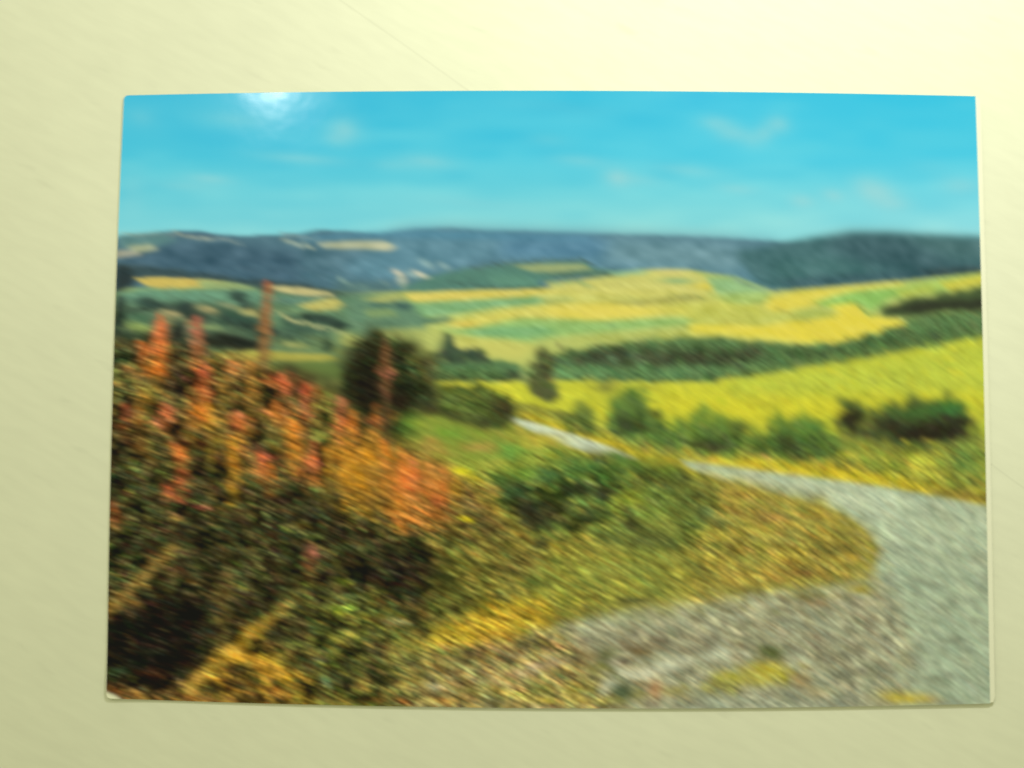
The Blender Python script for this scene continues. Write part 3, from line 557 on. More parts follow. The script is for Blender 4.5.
    dab(268, 438, 9, 8, (70, 86, 44), .7); dab(272, 444, 8, 4, (104, 130, 60), .6); dab(254, 445, 8, 8, (50, 38, 28), .7)
    # tall spikes
    line([(268, 284), (268, 292)], 3.0, (176, 94, 60), .6)
    line([(268, 290), (266, 305), (264, 325), (263, 345), (262, 362)], 4.2, (150, 116, 66), .45, 2.2, 14, 1.6)
    line([(262, 318), (264, 340)], 3.5, (138, 92, 50), .4)
    line([(385, 340), (386, 360), (386, 395), (384, 425)], 3.6, (120, 76, 46), .35, 2.2, 16, 1.6)
    # leaning stalk, stems and golden-rod near the lower left corner
    line([(106, 612), (128, 592), (150, 570), (172, 548)], 4.6, (138, 108, 48), .6, 1.6, 16, 2)
    line([(118, 598), (140, 600)], 4, (116, 90, 44), .5, 2, 12, 2)
    line([(226, 560), (227, 600), (225, 650)], 2.2, (96, 80, 40), .6, 1.6, 14, 3)
    line([(130, 610), (130, 660)], 3, (70, 52, 30), .5)
    gm = [(180, 694), (200, 676), (222, 656), (256, 634), (290, 660), (312, 680), (320, 710), (180, 710)]
    fill(gm, (128, 96, 38), 6, 3, .85)
    dabs(gm, 500, [(190, 142, 46), (164, 118, 38), (110, 80, 36), (60, 48, 28), (200, 154, 56), (146, 110, 40), (150, 128, 50)], (1.2, 2.6), (.5, .9))
    line([(186, 690), (206, 672), (226, 656), (246, 640), (266, 622)], 4.8, (178, 140, 50), .5, 1.3, 20, 3.4)
    line([(266, 622), (292, 602)], 3.4, (150, 122, 50), .35, 1.4, 20, 3.4)
    line([(226, 654), (256, 660), (290, 678)], 5.4, (196, 146, 44), .6, 1.4, 14, 3)
    dab(206, 688, 8, 5, (70, 66, 38), .7); dab(236, 668, 12, 5, (72, 64, 36), .6); dab(276, 634, 12, 9, (50, 46, 30), .7); dab(300, 662, 8, 8, (54, 46, 30), .6)
    dabs([(100, 690), (200, 686), (200, 706), (100, 706)], 150, [(150, 104, 40), (124, 88, 38), (176, 130, 60), (100, 74, 36)], (1.2, 2.6), (.5, .9))
    dab(112, 690, 12, 4, (170, 96, 34), .75); dab(150, 676, 12, 6, (134, 72, 42), .75); dab(132, 676, 12, 5, (112, 86, 40), .6); dab(118, 672, 12, 5, (56, 72, 48), .7); dab(140, 662, 14, 4, (56, 72, 50), .6); dab(145, 652, 14, 3, (54, 68, 46), .5)
    # ---- yellow drift and the stony bottom edge
    yd = [(420, 652), (440, 630), (470, 611), (510, 598), (542, 594), (554, 606), (550, 622), (505, 640), (460, 648)]
    fill(yd, (186, 152, 44), 4, 2.5, .9)
    dabs(yd, 330, [(204, 168, 44), (186, 146, 40), (212, 180, 54), (150, 122, 44), (196, 156, 40)], (1.2, 2.8), (.45, .85))
    bt = [(390, 645), (440, 650), (500, 640), (560, 628), (590, 650), (620, 690), (640, 715), (385, 715)]
    fill(bt, (136, 122, 66), 5, 2.5, .85)
    dabs(bt, 850, [(176, 156, 70), (120, 110, 60), (150, 134, 76), (100, 84, 50), (190, 168, 80), (128, 128, 62), (84, 76, 44), (160, 120, 62)], (1.1, 2.4), (.45, .9))
    for x, y, rx, ry, c, a in ((408, 645, 20, 8, (166, 138, 56), .7), (440, 655, 14, 6, (104, 104, 50), .6), (472, 652, 14, 8, (110, 92, 62), .6), (500, 650, 18, 6, (150, 134, 76), .5), (434, 687, 9, 4, (176, 170, 128), .85), (420, 692, 12, 6, (110, 104, 58), .6), (470, 676, 20, 4, (110, 108, 60), .5),
                               (515, 676, 26, 4, (158, 130, 88), .6), (540, 666, 20, 4, (178, 160, 122), .7), (556, 660, 16, 4, (176, 160, 120), .6), (520, 694, 20, 5, (134, 132, 56), .6), (450, 700, 16, 5, (176, 142, 56), .6), (405, 702, 10, 4, (150, 100, 44), .6), (540, 700, 20, 4, (170, 146, 58), .6), (580, 690, 18, 8, (140, 124, 58), .6), (590, 700, 22, 5, (150, 140, 60), .6),
                               (608, 655, 12, 10, (100, 100, 58), .7), (628, 648, 12, 8, (130, 92, 54), .7), (620, 662, 10, 4, (74, 60, 46), .7), (566, 648, 14, 6, (136, 104, 58), .5), (585, 640, 12, 8, (150, 138, 108), .4), (660, 640, 20, 5, (112, 92, 60), .5), (700, 640, 14, 5, (120, 112, 88), .4)):
        for _ in range(5): dab(x + rng.normal(0, rx * .4), y + rng.normal(0, ry * .35), rx * .5, ry * .55, c, a * .7)
    line([(600, 692), (614, 682)], 3.4, (178, 182, 146), .75, 2, 10, 1.2)
    line([(622, 672), (640, 675), (652, 672)], 3.2, (186, 188, 154), .8, 2, 10, 1.4)
    line([(654, 668), (668, 665), (690, 662)], 3.6, (184, 188, 152), .8, 2, 10, 1.6)
    line([(704, 657), (722, 652), (728, 655)], 3.6, (178, 184, 150), .75, 2, 10, 1.4)
    line([(612, 660), (626, 667)], 2, (196, 186, 146), .7)
    dab(622, 692, 13, 10, (78, 96, 62), .8); dab(620, 676, 7, 5, (110, 128, 72), .6); dab(655, 690, 8, 10, (182, 126, 76), .75); dab(640, 684, 8, 6, (130, 108, 54), .6); dab(680, 694, 18, 5, (168, 158, 100), .6)
    mo = [(690, 694), (726, 672), (752, 662), (780, 660), (798, 672), (790, 684), (760, 684), (730, 692)]
    fill(mo, (168, 158, 52), 3.5, 2, .85)
    dabs(mo, 160, [(184, 168, 44), (150, 150, 54), (196, 178, 54), (130, 130, 54)], (1.3, 2.8), (.4, .85))
    dab(772, 652, 12, 7, (92, 100, 56), .8); dab(764, 648, 7, 5, (100, 110, 62), .6); dab(760, 680, 18, 4, (190, 170, 44), .7)
    dab(906, 698, 26, 6, (190, 172, 68), .85); dab(890, 694, 12, 5, (176, 164, 70), .6); dab(930, 700, 10, 5, (178, 150, 84), .5)
    fill([(690, 698), (860, 690), (860, 720), (690, 720)], (146, 156, 128), 4, 1, .5)
    dab(815, 694, 14, 5, (176, 150, 90), .5); dab(802, 676, 8, 7, (176, 144, 92), .5)
    dab(700, 600, 22, 4, (206, 176, 70), .7); dab(660, 604, 16, 4, (180, 160, 76), .5)

def leafage():
    """leaf, grass and gravel grain: broken light and dark specks, strongest in the foliage"""
    global TEX
    T = TEX = np.zeros((PH, PW))
    def amp(pts, v, soft=6, rough=1.5):
        s, m = mask(pts, soft, rough)
        T[s] = T[s] * (1 - m) + v * m
    amp([(80, 262), (1010, 262), (1010, 350), (80, 350)], .04)
    amp([(560, 352), (640, 341), (790, 345), (880, 330), (910, 316), (1010, 310), (1010, 337), (900, 351), (760, 375), (700, 382), (400, 382), (400, 364), (520, 366)], .2, 2)
    amp([(425, 384), (700, 384), (1005, 338), (1005, 440), (800, 445), (520, 404)], .07)
    amp([(500, 404), (640, 428), (860, 440), (1005, 440), (1005, 510), (700, 466), (520, 424)], .26)
    amp([(112, 284), (345, 296), (420, 345), (112, 360)], .08)
    amp([(385, 384), (515, 388), (515, 425), (385, 412)], .26)
    amp([(385, 412), (512, 424), (600, 458), (500, 482), (385, 470)], .14)
    amp([(680, 460), (800, 476), (1010, 508), (1010, 720), (400, 720), (640, 606), (870, 580), (862, 527), (750, 489)], .15)
    amp([(420, 720), (560, 625), (720, 597), (870, 580), (915, 650), (880, 720)], .27, 16)
    amp([(430, 470), (560, 452), (720, 480), (820, 503), (872, 550), (868, 578), (730, 596), (620, 607), (560, 640), (420, 640)], .46, 10)
    amp([(80, 350), (160, 335), (262, 362), (345, 408), (440, 462), (500, 530), (540, 600), (620, 715), (80, 720)], .62, 8)
    amp([(320, 440), (380, 445), (450, 470), (440, 500), (340, 490)], .36, 10)
    amp([(338, 384), (356, 344), (384, 329), (412, 346), (428, 384), (408, 438), (366, 424)], .36, 3)
    g = noise(1.2, 1.2, 37) * 1.25 + noise(1.9, 1.9, 31) * .8 + noise(3.4, 3.4, 32) * .35 + noise(8, 6, 33) * .55 + noise(17, 11, 36) * .35
    g = np.where(g > 0, g * .8, g)
    f = np.exp(T * g * GRAIN)
    f = np.minimum(f, 228 / np.maximum(CAN.max(-1), 1)) 
    c1, c2 = noise(2.4, 2.4, 34), noise(3.4, 3.4, 35)
    CAN[:] = np.clip(CAN * f[..., None] + (T * c1 * 9)[..., None] * np.array((1, -.1, -.4)) + (T * c2 * 8)[..., None] * np.array((-.4, .9, .0)), 14, 250)

def details():
    """the sharper things of the picture, over the leaf grain"""
    s, m = mask([(90, 345), (160, 345), (262, 372), (345, 412), (400, 470), (440, 500), (520, 560), (470, 605), (400, 650), (390, 715), (90, 715)], 8)
    pit = np.clip(noise(13, 9, 41)[s] * .75 + noise(6, 5, 42)[s] * .45 - .35, 0, 1.2)
    CAN[s] = CAN[s] * (1 - (m * np.minimum(pit, 1) * .62)[..., None])
    s, m = mask([(490, 482), (585, 454), (690, 476), (716, 500), (690, 545), (560, 540), (500, 510)], 6)
    pit = np.clip(noise(14, 8, 43)[s] * .7 + noise(6, 4, 44)[s] * .4 - .4, 0, 1.2)
    CAN[s] = CAN[s] * (1 - (m * np.minimum(pit, 1) * .55)[..., None])
    # stems among the leaves
    for _ in range(46):
        x = rng.uniform(108, 400); y = rng.uniform(430, 560) + max(0, (x - 300) * .25)
        line([(x, y), (x + rng.normal(0, 3), y + rng.uniform(30, 80))], rng.uniform(.8, 1.5), [(104, 90, 46), (26, 22, 18), (80, 92, 44), (30, 26, 20)][rng.integers(4)], .5, 1.6, 10, .7)
    fill([(330, 440), (372, 438), (420, 448), (462, 470), (452, 506), (408, 526), (372, 512), (338, 498)], (206, 142, 50), 9, 4, .42)
    # flower spires: narrow at the tip, looser and darker towards the foot
    def spire(x, y0, y1, w, tip, foot, lean=0.0, thick=1.0):
        n = int((y1 - y0) * 1.5 * thick)
        for _ in range(n):
            t = rng.random() ** .85
            c = np.array(tip, float) * (1 - t) + np.array(foot, float) * t + rng.normal(0, 15)
            ww = w * (.28 + .72 * min(1, t * 1.6))
            r = rng.uniform(1.1, 2.3)
            dab(x + lean * t * (y1 - y0) + rng.normal(0, ww * .42), y0 + (y1 - y0) * t + rng.normal(0, 1.5), r, r * rng.uniform(.7, 1.2), np.clip(c, 12, 250), rng.uniform(.45, .85) * (1 - .35 * t))
    PK, OR, OY, BR, OL = (226, 122, 72), (220, 124, 48), (206, 146, 44), (134, 86, 42), (126, 112, 46)
    for a in ((160, 314, 376, 8, PK, OR), (143, 343, 372, 7, OR, BR), (156, 360, 398, 8, OR, OL), (197, 316, 364, 8, (188, 108, 82), BR), (203, 362, 428, 11, PK, OR), (283, 373, 426, 11, PK, BR), (305, 382, 440, 9, (196, 90, 58), BR), (240, 412, 446, 9, PK, OY),
              (233, 438, 506, 9, OY, OY), (180, 442, 502, 9, OR, (196, 92, 56)), (165, 403, 436, 8, PK, BR), (126, 403, 440, 8, (176, 96, 62), BR), (232, 356, 404, 9, (208, 132, 70), OL), (251, 362, 436, 9, (190, 128, 54), OL), (276, 400, 450, 9, OR, OL), (295, 408, 476, 12, OR, OY),
              (313, 440, 486, 10, PK, OR), (263, 448, 486, 8, PK, OR), (340, 395, 446, 8, (210, 120, 82), OR), (352, 410, 468, 9, OR, OY), (376, 404, 446, 8, (200, 96, 54), OY), (345, 440, 514, 13, OY, OY), (366, 436, 520, 15, OY, OY), (385, 440, 510, 13, OR, OY), (402, 450, 540, 12, OR, OR),
              (414, 456, 524, 11, PK, OR), (430, 456, 530, 12, (214, 140, 66), OR), (443, 466, 536, 10, OR, BR), (210, 404, 472, 9, OY, OL), (222, 372, 452, 8, (170, 126, 50), OL), (190, 394, 450, 8, (186, 110, 50), OL), (140, 388, 452, 9, (166, 120, 48), BR), (312, 544, 582, 6, (180, 104, 80), BR),
              (114, 500, 532, 7, (170, 92, 50), BR), (328, 452, 500, 10, OY, OL), (270, 462, 500, 8, OR, BR), (150, 440, 470, 7, OL, BR), (320, 386, 430, 7, (150, 96, 50), OL), (455, 476, 540, 9, (196, 150, 52), OL)):
        spire(*a)
    spire(268, 280, 372, 6, (176, 98, 64), (134, 106, 56), -.04, .75)
    spire(386, 338, 436, 7, (150, 88, 58), (96, 62, 40), 0, .7)
    def clump(x, y, rx, ry, c, a=.5, n=14, sz=(1.6, 4.0), jit=10):
        for _ in range(n):
            cc = np.array(c, float) + rng.normal(0, jit)
            r = rng.uniform(*sz)
            dab(x + rng.normal(0, rx * .48), y + rng.normal(0, ry * .48), r * 1.2, r * .85, np.clip(cc, 12, 245), a)
    # greener leaves in the shrubs
    s, m = mask([(90, 430), (180, 440), (260, 475), (340, 500), (440, 530), (470, 600), (400, 715), (320, 715), (200, 680), (90, 680)], 14)
    CAN[s] = CAN[s] * (1 + m[..., None] * np.array((-.05, .0, -.06)))
    for _ in range(130):
        x, y = rng.uniform(105, 420), rng.uniform(440, 690)
        if y < 400 + (x - 100) * .22 + 40 or (y > 596 and x < 205): continue
        clump(x, y, 7, 6, ((72, 78, 38), (92, 94, 44), (56, 64, 34), (110, 106, 50), (30, 27, 20), (36, 31, 22))[rng.integers(6)], .5, 7, (1.2, 2.6), 8)
    # the green bush: dark heart on the left, lighter grass-green to the right, ragged top
    for x, y, rx, ry, c, n in ((515, 492, 22, 12, (60, 84, 44), 26), (545, 480, 26, 12, (66, 96, 48), 30), (585, 468, 30, 10, (76, 112, 52), 34), (622, 464, 24, 8, (90, 124, 54), 24), (530, 510, 20, 14, (40, 40, 27), 34), (548, 522, 20, 8, (44, 46, 28), 22),
                               (575, 488, 16, 6, (46, 54, 32), 20), (604, 494, 14, 6, (42, 48, 30), 18), (560, 505, 14, 8, (66, 72, 40), 16), (590, 515, 18, 8, (60, 72, 38), 20), (628, 498, 18, 8, (140, 150, 48), 20), (656, 494, 20, 10, (112, 130, 50), 24), (686, 488, 18, 9, (104, 112, 48), 22),
                               (672, 476, 18, 6, (100, 116, 48), 18), (655, 515, 20, 9, (112, 134, 50), 24), (690, 512, 18, 10, (98, 116, 48), 22), (632, 524, 8, 7, (40, 42, 27), 12), (644, 540, 12, 6, (54, 58, 34), 12), (664, 542, 18, 7, (54, 62, 34), 20), (606, 540, 14, 6, (84, 92, 42), 14), (708, 515, 10, 10, (70, 92, 48), 16),
                               (500, 478, 12, 6, (74, 110, 52), 12), (560, 462, 14, 4, (120, 146, 58), 10), (648, 462, 16, 6, (128, 146, 56), 14), (668, 452, 14, 8, (118, 122, 56), 12), (538, 545, 12, 5, (64, 66, 36), 10)):
        clump(x, y, rx, ry, c, .5, n)
    # the bright meadow
    s, m = mask([(396, 414), (432, 412), (470, 427), (505, 438), (548, 452), (560, 464), (520, 478), (470, 470), (425, 456), (398, 440)], 4, 1.5)
    CAN[s] = CAN[s] * (1 - .5 * m[..., None]) + np.array((132, 154, 58)) * .5 * m[..., None]
    for x, y, rx, ry, c in ((450, 432, 20, 8, (116, 156, 54)), (508, 452, 20, 8, (100, 150, 60)), (480, 448, 16, 5, (180, 146, 70)), (434, 446, 12, 9, (178, 138, 66)), (540, 442, 22, 5, (190, 178, 62)), (415, 424, 12, 5, (150, 162, 60)), (525, 474, 16, 6, (120, 160, 60)), (494, 464, 14, 5, (164, 164, 66)), (470, 456, 14, 5, (140, 158, 60))):
        clump(x, y, rx, ry, c, .4, 16, (2.2, 4.5), 8)
    # hedges, copses and small plots of the left valley
    for x, y, rx, ry, c, n in ((119, 318, 6, 16, (38, 50, 42), 26), (128, 338, 9, 7, (44, 60, 44), 14), (124, 276, 8, 8, (46, 58, 58), 14), (146, 302, 10, 4, (60, 82, 70), 12), (158, 305, 8, 3, (54, 74, 64), 8), (186, 309, 8, 6, (50, 66, 58), 16), (192, 316, 7, 5, (48, 60, 50), 10),
                               (177, 336, 7, 12, (40, 46, 40), 20), (180, 350, 8, 8, (40, 42, 34), 12), (236, 343, 26, 5, (34, 40, 33), 34), (212, 338, 10, 4, (44, 52, 42), 10), (238, 297, 7, 4, (62, 84, 72), 10), (244, 304, 6, 4, (64, 88, 76), 8), (240, 320, 20, 5, (62, 90, 74), 20), (222, 322, 10, 4, (56, 78, 64), 10),
                               (322, 319, 16, 3, (52, 68, 58), 16), (340, 325, 12, 3, (50, 66, 56), 12), (300, 330, 16, 4, (66, 90, 72), 14), (330, 347, 10, 5, (54, 72, 54), 12), (312, 342, 10, 4, (86, 108, 76), 8), (290, 338, 12, 3, (60, 80, 64), 10), (262, 336, 8, 4, (48, 62, 50), 8), (404, 306, 9, 4, (62, 92, 86), 12),
                               (376, 305, 18, 2.5, (82, 116, 96), 12), (386, 323, 18, 3, (88, 120, 92), 12), (270, 300, 10, 4, (108, 140, 114), 8)):
        clump(x, y, rx * .9, ry * .9, c, .6, n, (1.2, 2.6), 6)
    for x, y, rx, ry, c, n in ((140, 328, 14, 3, (146, 168, 92), 12), (172, 313, 9, 2.5, (176, 166, 112), 8), (208, 309, 10, 2.5, (168, 160, 108), 9), (250, 312, 10, 3, (178, 172, 106), 10), (205, 327, 22, 2, (142, 164, 106), 12), (296, 345, 10, 2, (164, 168, 98), 8), (350, 338, 11, 7, (182, 188, 100), 16), (230, 357, 22, 2.5, (186, 178, 84), 14), (300, 357, 30, 2.2, (182, 176, 86), 16), (130, 294, 12, 3, (114, 158, 124), 8)):
        clump(x, y, rx, ry, c, .5, n, (1.3, 2.6), 7)
    spire(160, 314, 376, 8, PK, OR); spire(197, 316, 364, 8, (188, 108, 82), BR); spire(268, 282, 366, 6, (170, 98, 64), (134, 106, 56), -.04, .6)
    # hedge line beyond the road runs on between the bushes
    for x, y, rx, ry, c, n in ((660, 440, 14, 6, (88, 116, 54), 14), (690, 434, 14, 8, (96, 128, 54), 16), (716, 440, 16, 9, (70, 92, 46), 22), (712, 448, 12, 5, (58, 58, 36), 12), (748, 440, 14, 7, (96, 124, 52), 16), (768, 446, 12, 8, (82, 108, 48), 16), (800, 438, 22, 9, (74, 108, 48), 26), (792, 448, 18, 6, (60, 70, 40), 16),
                               (828, 446, 14, 7, (100, 126, 52), 14), (850, 446, 16, 7, (118, 134, 54), 14), (842, 432, 8, 6, (120, 130, 54), 8), (636, 404, 12, 10, (88, 112, 54), 16), (628, 424, 10, 9, (56, 66, 38), 14), (655, 426, 9, 8, (100, 122, 54), 10), (852, 416, 9, 8, (46, 44, 30), 14), (922, 432, 32, 8, (42, 38, 28), 36), (948, 410, 18, 6, (60, 112, 54), 16), (905, 414, 18, 6, (66, 96, 48), 16)):
        clump(x, y, rx, ry, c, .45, n)
    # greyer stones
    s, m = mask([(560, 628), (640, 610), (720, 600), (860, 590), (900, 640), (890, 715), (620, 715)], 10)
    g = CAN[s].mean(-1, keepdims=True)
    m = (m * .35)[..., None]
    CAN[s] = CAN[s] * (1 - m) + g * np.array((1.08, 1.10, .86)) * m
    for x, y, rx, ry, c in ((600, 640, 24, 8, (150, 148, 112)), (660, 626, 30, 8, (160, 160, 122)), (740, 618, 34, 8, (162, 164, 126)), (700, 636, 24, 6, (130, 126, 92)), (780, 640, 26, 9, (150, 152, 114)), (830, 625, 24, 9, (158, 164, 128)), (650, 646, 20, 5, (116, 100, 68)), (745, 645, 16, 5, (120, 112, 84)), (820, 665, 16, 8, (128, 128, 92))):
        clump(x, y, rx, ry, c, .35, 22, (1.2, 3), 14)
    # weeds in the stony ground along the near edge
    for x, y, rx, ry, c, n in ((600, 668, 16, 6, (116, 116, 58), 22), (575, 690, 22, 7, (142, 138, 62), 28), (540, 690, 20, 8, (126, 130, 56), 24), (480, 690, 24, 7, (130, 126, 58), 26), (610, 700, 16, 4, (150, 142, 64), 16), (640, 694, 12, 6, (124, 122, 66), 14), (676, 690, 16, 5, (160, 152, 84), 18), (700, 694, 14, 4, (140, 144, 106), 12),
                               (590, 655, 16, 6, (134, 118, 74), 18), (560, 660, 16, 6, (140, 124, 78), 16), (640, 652, 14, 5, (112, 98, 58), 14), (730, 676, 20, 6, (160, 158, 60), 22), (768, 672, 20, 7, (178, 164, 48), 26), (772, 654, 10, 5, (88, 98, 54), 14), (690, 650, 16, 5, (138, 130, 96), 12), (820, 690, 18, 5, (152, 146, 100), 14), (800, 680, 10, 6, (160, 140, 88), 12),
                               (455, 665, 18, 7, (112, 108, 54), 20), (420, 675, 16, 8, (126, 118, 58), 20), (510, 655, 16, 6, (138, 122, 76), 16), (905, 699, 20, 4, (188, 172, 66), 18)):
        clump(x, y, rx, ry, c, .6, n + 6, (1.4, 3.2), 14)
    for pts, w, c in (([(601, 691), (616, 681)], 2.4, (184, 186, 146)), ([(620, 672), (640, 676), (654, 671)], 2.3, (196, 196, 156)), ([(656, 668), (672, 664), (692, 661)], 2.6, (192, 194, 154)), ([(704, 657), (722, 652), (729, 655)], 2.6, (188, 192, 152))):
        line(pts, w * 1.25, np.array(c) + 8, .7, 1.6, 9, 1.0)
    s, m = mask(((338, 400), (345, 365), (379, 331), (415, 352), (430, 380), (408, 438), (370, 424)), 5, 2)
    CAN[s] = CAN[s] * (1 + m[..., None] * np.array((-.20, -.06, -.14)))
    # light leaves
    dabs([(92, 445), (240, 470), (340, 500), (420, 540), (400, 640), (300, 600), (92, 600)], 520, [(112, 128, 58), (96, 118, 54), (136, 138, 66), (150, 130, 66), (80, 112, 56), (150, 152, 84)], (.9, 1.9), (.5, .9))
    dabs([(270, 590), (410, 605), (420, 650), (395, 706), (290, 706)], 260, [(160, 158, 70), (138, 142, 56), (120, 132, 54), (176, 156, 78)], (.9, 1.9), (.5, .9))
    # orange drift
    for x, y, rx, ry, c, a in ((352, 462, 16, 16, (210, 146, 36), .5), (374, 456, 18, 12, (214, 146, 38), .5), (362, 484, 14, 14, (204, 144, 34), .5), (402, 474, 16, 14, (222, 120, 50), .45), (430, 482, 18, 14, (210, 128, 58), .4), (398, 508, 9, 14, (212, 132, 42), .5), (330, 452, 12, 12, (206, 132, 40), .4), (295, 440, 12, 20, (210, 130, 40), .45)):
        for _ in range(16):
            cc = np.array(c, float) + rng.normal(0, 15)
            dab(x + rng.normal(0, rx * .5), y + rng.normal(0, ry * .5), rng.uniform(2, 4.5), rng.uniform(1.6, 3.4), np.clip(cc, 10, 250), a)
    for x, y, rx, ry, c in ((283, 383, 9, 6, (228, 108, 64)), (242, 424, 8, 6, (222, 106, 56)), (155, 369, 8, 6, (226, 124, 40)), (144, 349, 7, 5, (220, 114, 58)), (160, 330, 6, 9, (214, 106, 62)), (204, 372, 7, 5, (216, 96, 56)), (201, 411, 8, 6, (220, 128, 36)), (179, 449, 7, 6, (222, 106, 50)), (181, 464, 6, 7, (196, 106, 46)), (184, 476, 7, 5, (200, 100, 56)), (172, 491, 6, 6, (204, 96, 56)),
                            (264, 457, 6, 4, (224, 108, 76)), (312, 462, 9, 5, (228, 112, 70)), (300, 470, 8, 4, (206, 112, 56)), (165, 412, 6, 6, (206, 104, 70)), (234, 450, 6, 10, (200, 130, 42)), (236, 468, 6, 8, (188, 128, 40)), (312, 553, 5, 6, (170, 100, 78)), (352, 422, 6, 8, (208, 112, 50)), (374, 421, 9, 4, (186, 92, 52)), (340, 403, 6, 4, (200, 120, 80)), (232, 366, 8, 4, (200, 126, 68)), (204, 388, 12, 6, (166, 84, 46)), (387, 371, 8, 3, (224, 124, 90)),
                            (196, 332, 6, 10, (176, 100, 74)), (438, 498, 7, 4, (224, 98, 54)), (408, 478, 9, 7, (228, 108, 58)), (258, 470, 8, 4, (204, 124, 56))):
        for _ in range(8):
            cc = np.array(c, float) + rng.normal(0, 14)
            dab(x + rng.normal(0, rx * .5), y + 2 + rng.normal(0, ry * .9), rng.uniform(1.1, 2.2), rng.uniform(1.0, 1.9), np.clip(cc, 10, 250), .6)
    dab(461, 471, 8, 3, (216, 206, 36), .85); dab(466, 519, 6, 1.6, (212, 198, 36), .9)
    # black hollow, leaning stalk, stems, golden-rod
    s, m = mask([(108, 612), (186, 600), (206, 640), (192, 680), (108, 678)], 9, 2)
    CAN[s] = CAN[s] * (1 - .30 * m[..., None])
    dabs([(110, 606), (190, 600), (204, 640), (190, 676), (110, 676)], 46, [(58, 66, 38), (70, 60, 34), (50, 60, 36), (84, 76, 42)], (1.0, 2.0), (.35, .7))
    line([(104, 614), (128, 592), (150, 570), (170, 550)], 2.8, (146, 114, 54), .45, 1.3, 20, 2.4)
    line([(118, 600), (142, 604)], 3, (120, 96, 46), .5, 2, 12, 1.5)
    for dx in (-5, 0, 5): line([(224 + dx, 570), (226 + dx, 610), (224 + dx, 652)], 1.2, (108, 88, 42), .6, 1.4, 14, .8)
    line([(186, 690), (206, 672), (226, 656), (246, 640), (266, 622)], 3.2, (184, 144, 54), .45, 1.4, 20, 2.8)
    line([(266, 622), (280, 611), (298, 597)], 2.4, (164, 132, 54), .32, 1.6, 22, 3.0)
    line([(226, 654), (256, 660), (290, 678)], 3.4, (198, 148, 46), .5, 1.4, 14, 2.4)
    dab(208, 690, 6, 4, (60, 56, 34), .6); dab(240, 670, 10, 3, (70, 60, 34), .6); dab(278, 634, 10, 7, (46, 42, 28), .6)
    # drier, paler grass towards the road; its edge frays into the gravel
    s, m = mask([(560, 560), (700, 480), (760, 488), (820, 503), (862, 527), (876, 552), (866, 582), (720, 600), (600, 612)], 9)
    m = (m * (.30 + .16 * np.clip(noise(22, 9, 61)[s], -1, 1)))[..., None]
    CAN[s] = CAN[s] * (1 - m) + np.array((143, 144, 68)) * m
    s, m = mask([(430, 530), (560, 560), (700, 500), (700, 590), (560, 612), (430, 630)], 12)
    m = (m * .34)[..., None]
    CAN[s] = CAN[s] * (1 - m) + np.array((112, 126, 50)) * m
    dabs([(838, 508), (872, 535), (890, 556), (892, 590), (860, 606), (856, 580), (868, 552)], 240, [(140, 136, 96), (120, 112, 76), (164, 160, 116), (158, 140, 76), (150, 160, 124)], (1.0, 2.2), (.4, .8), spill=5)
    dabs([(700, 600), (800, 588), (860, 584), (860, 600), (800, 610), (700, 614)], 160, [(128, 114, 70), (150, 130, 70), (104, 100, 66), (150, 146, 104)], (1.0, 2.2), (.4, .8), spill=4)
    for x, y, rx, ry, c in ((802, 598, 16, 4, (112, 108, 56)), (860, 590, 15, 4, (170, 156, 62)), (820, 604, 12, 3, (150, 112, 66)), (745, 560, 24, 5, (124, 130, 56)), (790, 535, 20, 4, (132, 120, 58)), (720, 545, 18, 6, (118, 128, 54)), (760, 515, 20, 4, (146, 112, 58))):
        for _ in range(6): dab(x + rng.normal(0, rx * .45), y + rng.normal(0, ry * .5), rx * .35, ry * .5, c, .5)
    # yellow drift
    dabs([(425, 650), (470, 613), (510, 600), (545, 596), (552, 610), (505, 636), (450, 650)], 160, [(208, 170, 44), (192, 150, 40), (214, 182, 54)], (1.4, 3), (.4, .75))
    # pale stones
    for pts, w, c in (([(601, 691), (616, 681)], 2.8, (178, 180, 140)), ([(620, 672), (640, 676), (654, 671)], 2.6, (188, 188, 148)), ([(656, 668), (672, 664), (692, 661)], 3.0, (186, 188, 148)), ([(704, 657), (722, 652), (729, 655)], 3.0, (182, 186, 146)), ([(610, 660), (628, 668)], 1.6, (198, 188, 144)), ([(516, 676), (540, 667), (560, 660)], 2.2, (176, 158, 112))):
        line(pts, w, c, .7, 1.8, 9, 1.0)
    dab(434, 687, 7, 3, (178, 172, 130), .75); dab(400, 622, 8, 3, (158, 150, 96), .7); dab(622, 692, 11, 8, (78, 96, 60), .6); dab(655, 690, 6, 8, (184, 128, 76), .6)
    dab(634, 601, 16, 2.5, (62, 64, 38), .7); dab(606, 655, 9, 7, (96, 98, 54), .6); dab(626, 661, 9, 4, (72, 58, 44), .6)
    dab(771, 652, 10, 5, (90, 98, 54), .7); dab(838, 551, 16, 4, (104, 100, 46), .6); dab(802, 573, 14, 4, (124, 92, 48), .5)
    dab(842, 676, 12, 5, (112, 116, 86), .5); dab(886, 637, 10, 3, (112, 114, 88), .45); dab(935, 684, 14, 5, (124, 134, 102), .5)
    # dark tree: heart, light fringe, the flower stem in front of it
    dab(366, 386, 14, 20, (34, 28, 22), .6); dab(400, 402, 9, 12, (42, 32, 24), .55); dab(372, 350, 14, 9, (44, 42, 28), .5)
    dabs([(408, 346), (430, 358), (436, 384), (416, 380)], 40, [(104, 100, 54), (86, 88, 48)], (1.4, 2.6), (.4, .7))
    line([(386, 344), (387, 372), (386, 398)], 2.6, (132, 84, 54), .4, 1.8, 16, 1.8)

